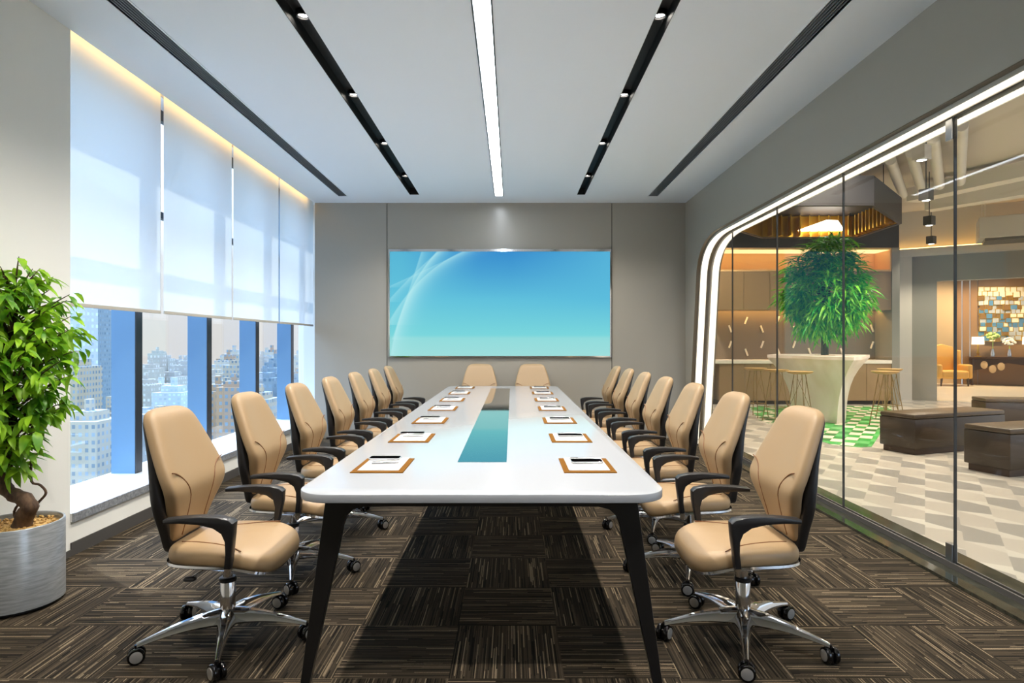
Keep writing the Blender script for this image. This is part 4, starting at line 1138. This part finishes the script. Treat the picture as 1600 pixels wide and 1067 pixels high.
MB().box(0.1, 1.5, 0.1, 0.8, -0.05, 0.0).ob('grille', M['darkpanel'], t, smooth=0)
rd = MB()
for x, y in ((0.1, 0.1), (1.5, 0.1), (0.1, 0.8), (1.5, 0.8)): rd.tube([(x, y, 0.40), (x, y, 0.90)], 0.01, 6)
rd.ob('hanging_rod', M['duct'], t)
pl = [(1440, 250), (1447, 313), (1452, 352), (1455, 381), (1458, 404)]
for i, (px, py) in enumerate(pl):
    x, y = FL(px, py, 3.36)
    t = thing('surface_downlight', ['square black lobby downlight nearest the glass, highest in view', 'second square black lobby downlight from the glass', 'third square black lobby downlight from the glass', 'fourth square black lobby downlight from the glass', 'farthest and lowest square black lobby downlight'][i], 'downlight', (x, y, 3.36), 0.5, 'hanging downlights in the lobby')
    MB().box(-0.07, 0.07, -0.07, 0.07, 0.0, 0.16, 0.006).ob('housing', M['duct' if i == 0 else 'base'], t, smooth=0)
    MB().lathe([(0.050, -0.004), (0.066, -0.004), (0.066, 0.002), (0.05, 0.002)], 20, cap=False).ob('ring', M['steel'], t)
    MB().lathe([(0.048, -0.003), (0.048, 0.0)], 20).ob('lens', M['lamp'], t)
    MB().tube([(0, 0, 0.155), (0, 0, LCZ - 3.36)], 0.008, 6).ob('rod', M['base'], t)
    spot((0, 0, -0.02), 90, (1, 0.88, 0.72), 2.2, 0.6, 0.05, parent=t)
# unseen spots added to brighten the lobby seating and pantry; lounge spots follow
for i, (x, y, z, e) in enumerate(((3.6, 4.0, 4.25, 120), (5.6, 4.6, 4.25, 130), (4.7, 8.3, 4.25, 300), (7.5, 8.0, 4.25, 200), (3.4, 12.2, 4.25, 280), (9.6, 9.4, 4.25, 190), (11.5, 10.0, 4.25, 190))):
    t = thing('added_spot', 'small added spot in the lobby ceiling, unseen above the view', 'spotlight', (x, y, LCZ), 0, 'added spots in the lobby ceiling')
    MB().lathe([(0.05, -0.012), (0.065, -0.012), (0.065, 0.0), (0.05, 0.0)], 20, cap=False).ob('ring', M['steel'], t)
    MB().lathe([(0.049, -0.008), (0.049, -0.004)], 20).ob('lens', M['lamp'], t)
    spot((0, 0, -0.02), e, (1, 0.88, 0.72), 2.5, 0.8, 0.06, parent=t)
for i, px in enumerate((1478, 1560)):
    p = place(px, 0, 1.2)
    t = thing('lounge_spot', ['small ceiling spot above the gold armchair', 'small ceiling spot above the dark console'][i], 'spotlight', (p.x, p.y, 3.9), 0, 'ceiling spots in the lounge')
    MB().lathe([(0.05, -0.012), (0.065, -0.012), (0.065, 0.0), (0.05, 0.0)], 20, cap=False).ob('ring', M['steel'], t)
    MB().lathe([(0.049, -0.008), (0.049, -0.004)], 20).ob('lens', M['lamp'], t)
    spot((0, 0, -0.02), 210, (1, 0.80, 0.55), 2.2, 0.7, 0.06, parent=t)

# ================================================================== CITY OUTSIDE
def towermat(name, wall, glass, fx=3.2, fz=3.0):
    m = mat(name, wall, 0.7); g = NG(m); b = m.node_tree.nodes['Principled BSDF']
    vec, x, y, z = g.obj()
    u = g.m('DIVIDE', g.m('ADD', x, y), fx); v = g.m('DIVIDE', z, fz)
    fu_ = g.m('FRACT', u); fv_ = g.m('FRACT', v)
    wn = g.m('MULTIPLY', g.m('MULTIPLY', g.m('GREATER_THAN', fu_, 0.28), g.m('LESS_THAN', fu_, 0.78)), g.m('MULTIPLY', g.m('GREATER_THAN', fv_, 0.3), g.m('LESS_THAN', fv_, 0.8)))
    rn = g.white(g.comb(g.m('FLOOR', u), g.m('FLOOR', v), 1.0))
    gc = g.mixc(rn, rgb(*glass), rgb(*[min(255, c + 46) for c in glass]))
    m.node_tree.links.new(g.mixc(wn, rgb(*wall), gc), b.inputs['Base Color'])
    return m
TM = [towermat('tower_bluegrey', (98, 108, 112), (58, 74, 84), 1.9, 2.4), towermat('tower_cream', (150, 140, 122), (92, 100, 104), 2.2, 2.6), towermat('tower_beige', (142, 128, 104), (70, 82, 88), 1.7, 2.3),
      towermat('tower_pale', (150, 152, 152), (128, 136, 140), 3.4, 3.2), towermat('tower_tan', (138, 110, 80), (66, 78, 84), 2.2, 2.6), towermat('tower_haze', (136, 128, 118), (124, 120, 112), 3.4, 4)]  # distance haze is put into the pale, low-contrast tower colours
GZ = -62.0
TOWERS = []
def tower(px, dist, ztop, w, d, mi, label, group, rz=0.0, crown=True):
    """a tower seen in direction px, dist metres away along the view axis"""
    x = (px - VX) / F * dist
    while any(abs(tx - x) < (tw + w) / 2 + 1.5 and abs(ty - dist) < (td + d) / 2 + 1.5 for tx, ty, tw, td in TOWERS):
        dist += 4; x = (px - VX) / F * dist
    TOWERS.append((x, dist, w, d)); rz = 0.0
    t = thing('city_tower', label, 'tower', (x, dist, GZ), rz, group)
    h = ztop - GZ
    MB().box(-w / 2, w / 2, -d / 2, d / 2, 0, h).ob('tower_block', TM[mi], t, smooth=0)
    if crown:
        MB().box(-w * 0.3, w * 0.3, -d * 0.3, d * 0.3, h, h + w * 0.22).box(-w * 0.08, w * 0.08, -d * 0.08, d * 0.08, h + w * 0.22, h + w * 0.5).ob('rooftop_plant', TM[mi], t, smooth=0)
    return t
def ztop(py, dist): return EYE + (VY - py) / F * dist
# first pane: near blue-grey slabs
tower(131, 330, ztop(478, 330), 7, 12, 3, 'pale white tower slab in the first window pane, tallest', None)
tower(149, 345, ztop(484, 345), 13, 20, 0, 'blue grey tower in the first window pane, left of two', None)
tower(168, 365, ztop(503, 365), 12, 26, 0, 'blue grey tower in the first window pane, beside the tinted fin', None)
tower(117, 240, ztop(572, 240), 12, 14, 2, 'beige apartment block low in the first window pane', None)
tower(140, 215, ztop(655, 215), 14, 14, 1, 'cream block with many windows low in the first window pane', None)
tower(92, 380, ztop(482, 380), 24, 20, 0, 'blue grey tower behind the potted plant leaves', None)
# second pane: faint towers, haze put into their colours
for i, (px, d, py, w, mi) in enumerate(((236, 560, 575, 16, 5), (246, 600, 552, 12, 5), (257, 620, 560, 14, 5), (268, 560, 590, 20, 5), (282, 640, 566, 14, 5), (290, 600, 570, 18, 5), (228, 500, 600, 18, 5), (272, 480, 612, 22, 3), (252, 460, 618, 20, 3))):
    tower(px, d, ztop(py, d), w, w, mi, 'faint grey tower, haze put into its colour, in the second window pane', 'faint towers in the second pane', 0.2 * i)
for i, (px, d, py, w, mi) in enumerate(((337, 330, 583, 9, 1), (347, 320, 572, 10, 1), (357, 360, 560, 10, 4), (366, 330, 555, 10, 1), (372, 300, 570, 10, 2), (341, 260, 610, 12, 4), (354, 250, 622, 14, 2), (366, 240, 604, 10, 4), (333, 280, 596, 10, 5))):
    tower(px, d, ztop(py, d), w, w * 0.9, mi, 'cream and tan tower in the third window pane', 'cream towers in the third pane', 0.15 * i)
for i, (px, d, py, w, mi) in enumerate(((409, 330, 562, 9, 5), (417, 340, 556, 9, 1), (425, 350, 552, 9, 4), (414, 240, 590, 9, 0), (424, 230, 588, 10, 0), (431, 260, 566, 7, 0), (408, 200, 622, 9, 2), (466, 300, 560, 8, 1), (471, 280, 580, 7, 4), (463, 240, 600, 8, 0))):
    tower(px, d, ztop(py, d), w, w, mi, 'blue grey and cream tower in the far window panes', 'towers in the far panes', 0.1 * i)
rnd = random.Random(21)
lowm = [1, 2, 4, 3, 2]
i = 0
for gy in range(11):
    for gx_ in range(-14, 0):
        d = 92 + gy * 24 + rnd.uniform(-2, 2); x = gx_ * 21 - 18 + rnd.uniform(-2, 2)
        px = VX + F * x / d
        if not (40 < px < 500): continue
        w, dd = rnd.uniform(5, 8), rnd.uniform(4, 8)
        if any(abs(tx - x) < tw / 2 + w + 3 and abs(ty - d) < td / 2 + dd + 3 for tx, ty, tw, td in TOWERS): continue
        hh = rnd.uniform(12, 36) * (0.7 if d < 140 else 1.0)
        mb = MB().box(-w, w, -dd, dd, 0, hh).box(-w * 0.5, w * 0.2, -2, 2, hh, hh + 2.5)
        if rnd.random() < 0.5: mb.box(w * 0.4, w * 0.8, -dd * 0.6, dd * 0.2, hh, hh + 1.5)
        o = mb.ob('city_block', TM[lowm[i % 5]], smooth=0); i += 1
        o.location = (x, d, GZ); o.rotation_euler = (0, 0, rnd.uniform(-0.12, 0.12))
        tag(o, 'low rise city block far below the windows', 'building', 'low city blocks below the windows')
struct(MB().box(-900, -20, 30, 1200, GZ - 1, GZ).ob('ground_city', mat('city_ground', (150, 156, 140), 0.9, noise=(0.03, (110, 128, 112), 6)), smooth=0), 'hazy city ground far below', 'ground')

# ================================================================== WORLD, SUN, CAMERA
wd = bpy.data.worlds.new('sky'); SC.world = wd; wd.use_nodes = True
nt = wd.node_tree; nt.nodes.clear()
tc = nt.nodes.new('ShaderNodeTexCoord'); sp = nt.nodes.new('ShaderNodeSeparateXYZ'); rp = nt.nodes.new('ShaderNodeValToRGB'); bg = nt.nodes.new('ShaderNodeBackground'); ou = nt.nodes.new('ShaderNodeOutputWorld')
nt.links.new(tc.outputs['Generated'], sp.inputs[0]); nt.links.new(sp.outputs[2], rp.inputs[0]); nt.links.new(rp.outputs[0], bg.inputs[0]); nt.links.new(bg.outputs[0], ou.inputs[0])
el = rp.color_ramp.elements; el[0].position = 0.0; el[0].color = (0.069, 0.067, 0.065, 1); el[1].position = 1.0; el[1].color = (0.30, 0.52, 0.90, 1)
e = el.new(0.12); e.color = (0.075, 0.076, 0.077, 1); e = el.new(0.40); e.color = (0.32, 0.44, 0.62, 1)
bg.inputs[1].default_value = 4.5

sn = bpy.data.lights.new('sun', 'SUN'); sn.energy = 1.6; sn.angle = radians(0.6); sn.color = (1.0, 0.95, 0.86)
so_ = bpy.data.objects.new('sun', sn); C.objects.link(so_)
dv = Vector((0.6, -0.445, -1.0)).normalized()
so_.rotation_euler = dv.to_track_quat('-Z', 'Y').to_euler(); so_.location = (-10, 12, 15)

cam = bpy.data.cameras.new('camera'); cam.sensor_width = 36.0; cam.lens = F / 1600 * 36.0; cam.clip_end = 3000; cam.clip_start = 0.05
cam.shift_y = (VY - 533.5) / 1600.0
co = bpy.data.objects.new('camera', cam); C.objects.link(co); co.location = (0, 0, EYE); co.rotation_euler = (pi / 2, 0, 0)
SC.camera = co

vs_ = SC.view_settings; vs_.view_transform = 'Standard'; vs_.look = 'None'; vs_.exposure = 1.4; vs_.gamma = 1.0; vs_.use_curve_mapping = False
SC.cycles.use_denoising = True
SC.cycles.max_bounces = 8; SC.cycles.diffuse_bounces = 4; SC.cycles.glossy_bounces = 4; SC.cycles.transmission_bounces = 6; SC.cycles.transparent_max_bounces = 16
SC.cycles.sample_clamp_indirect = 6.0; SC.cycles.caustics_reflective = False; SC.cycles.caustics_refractive = False
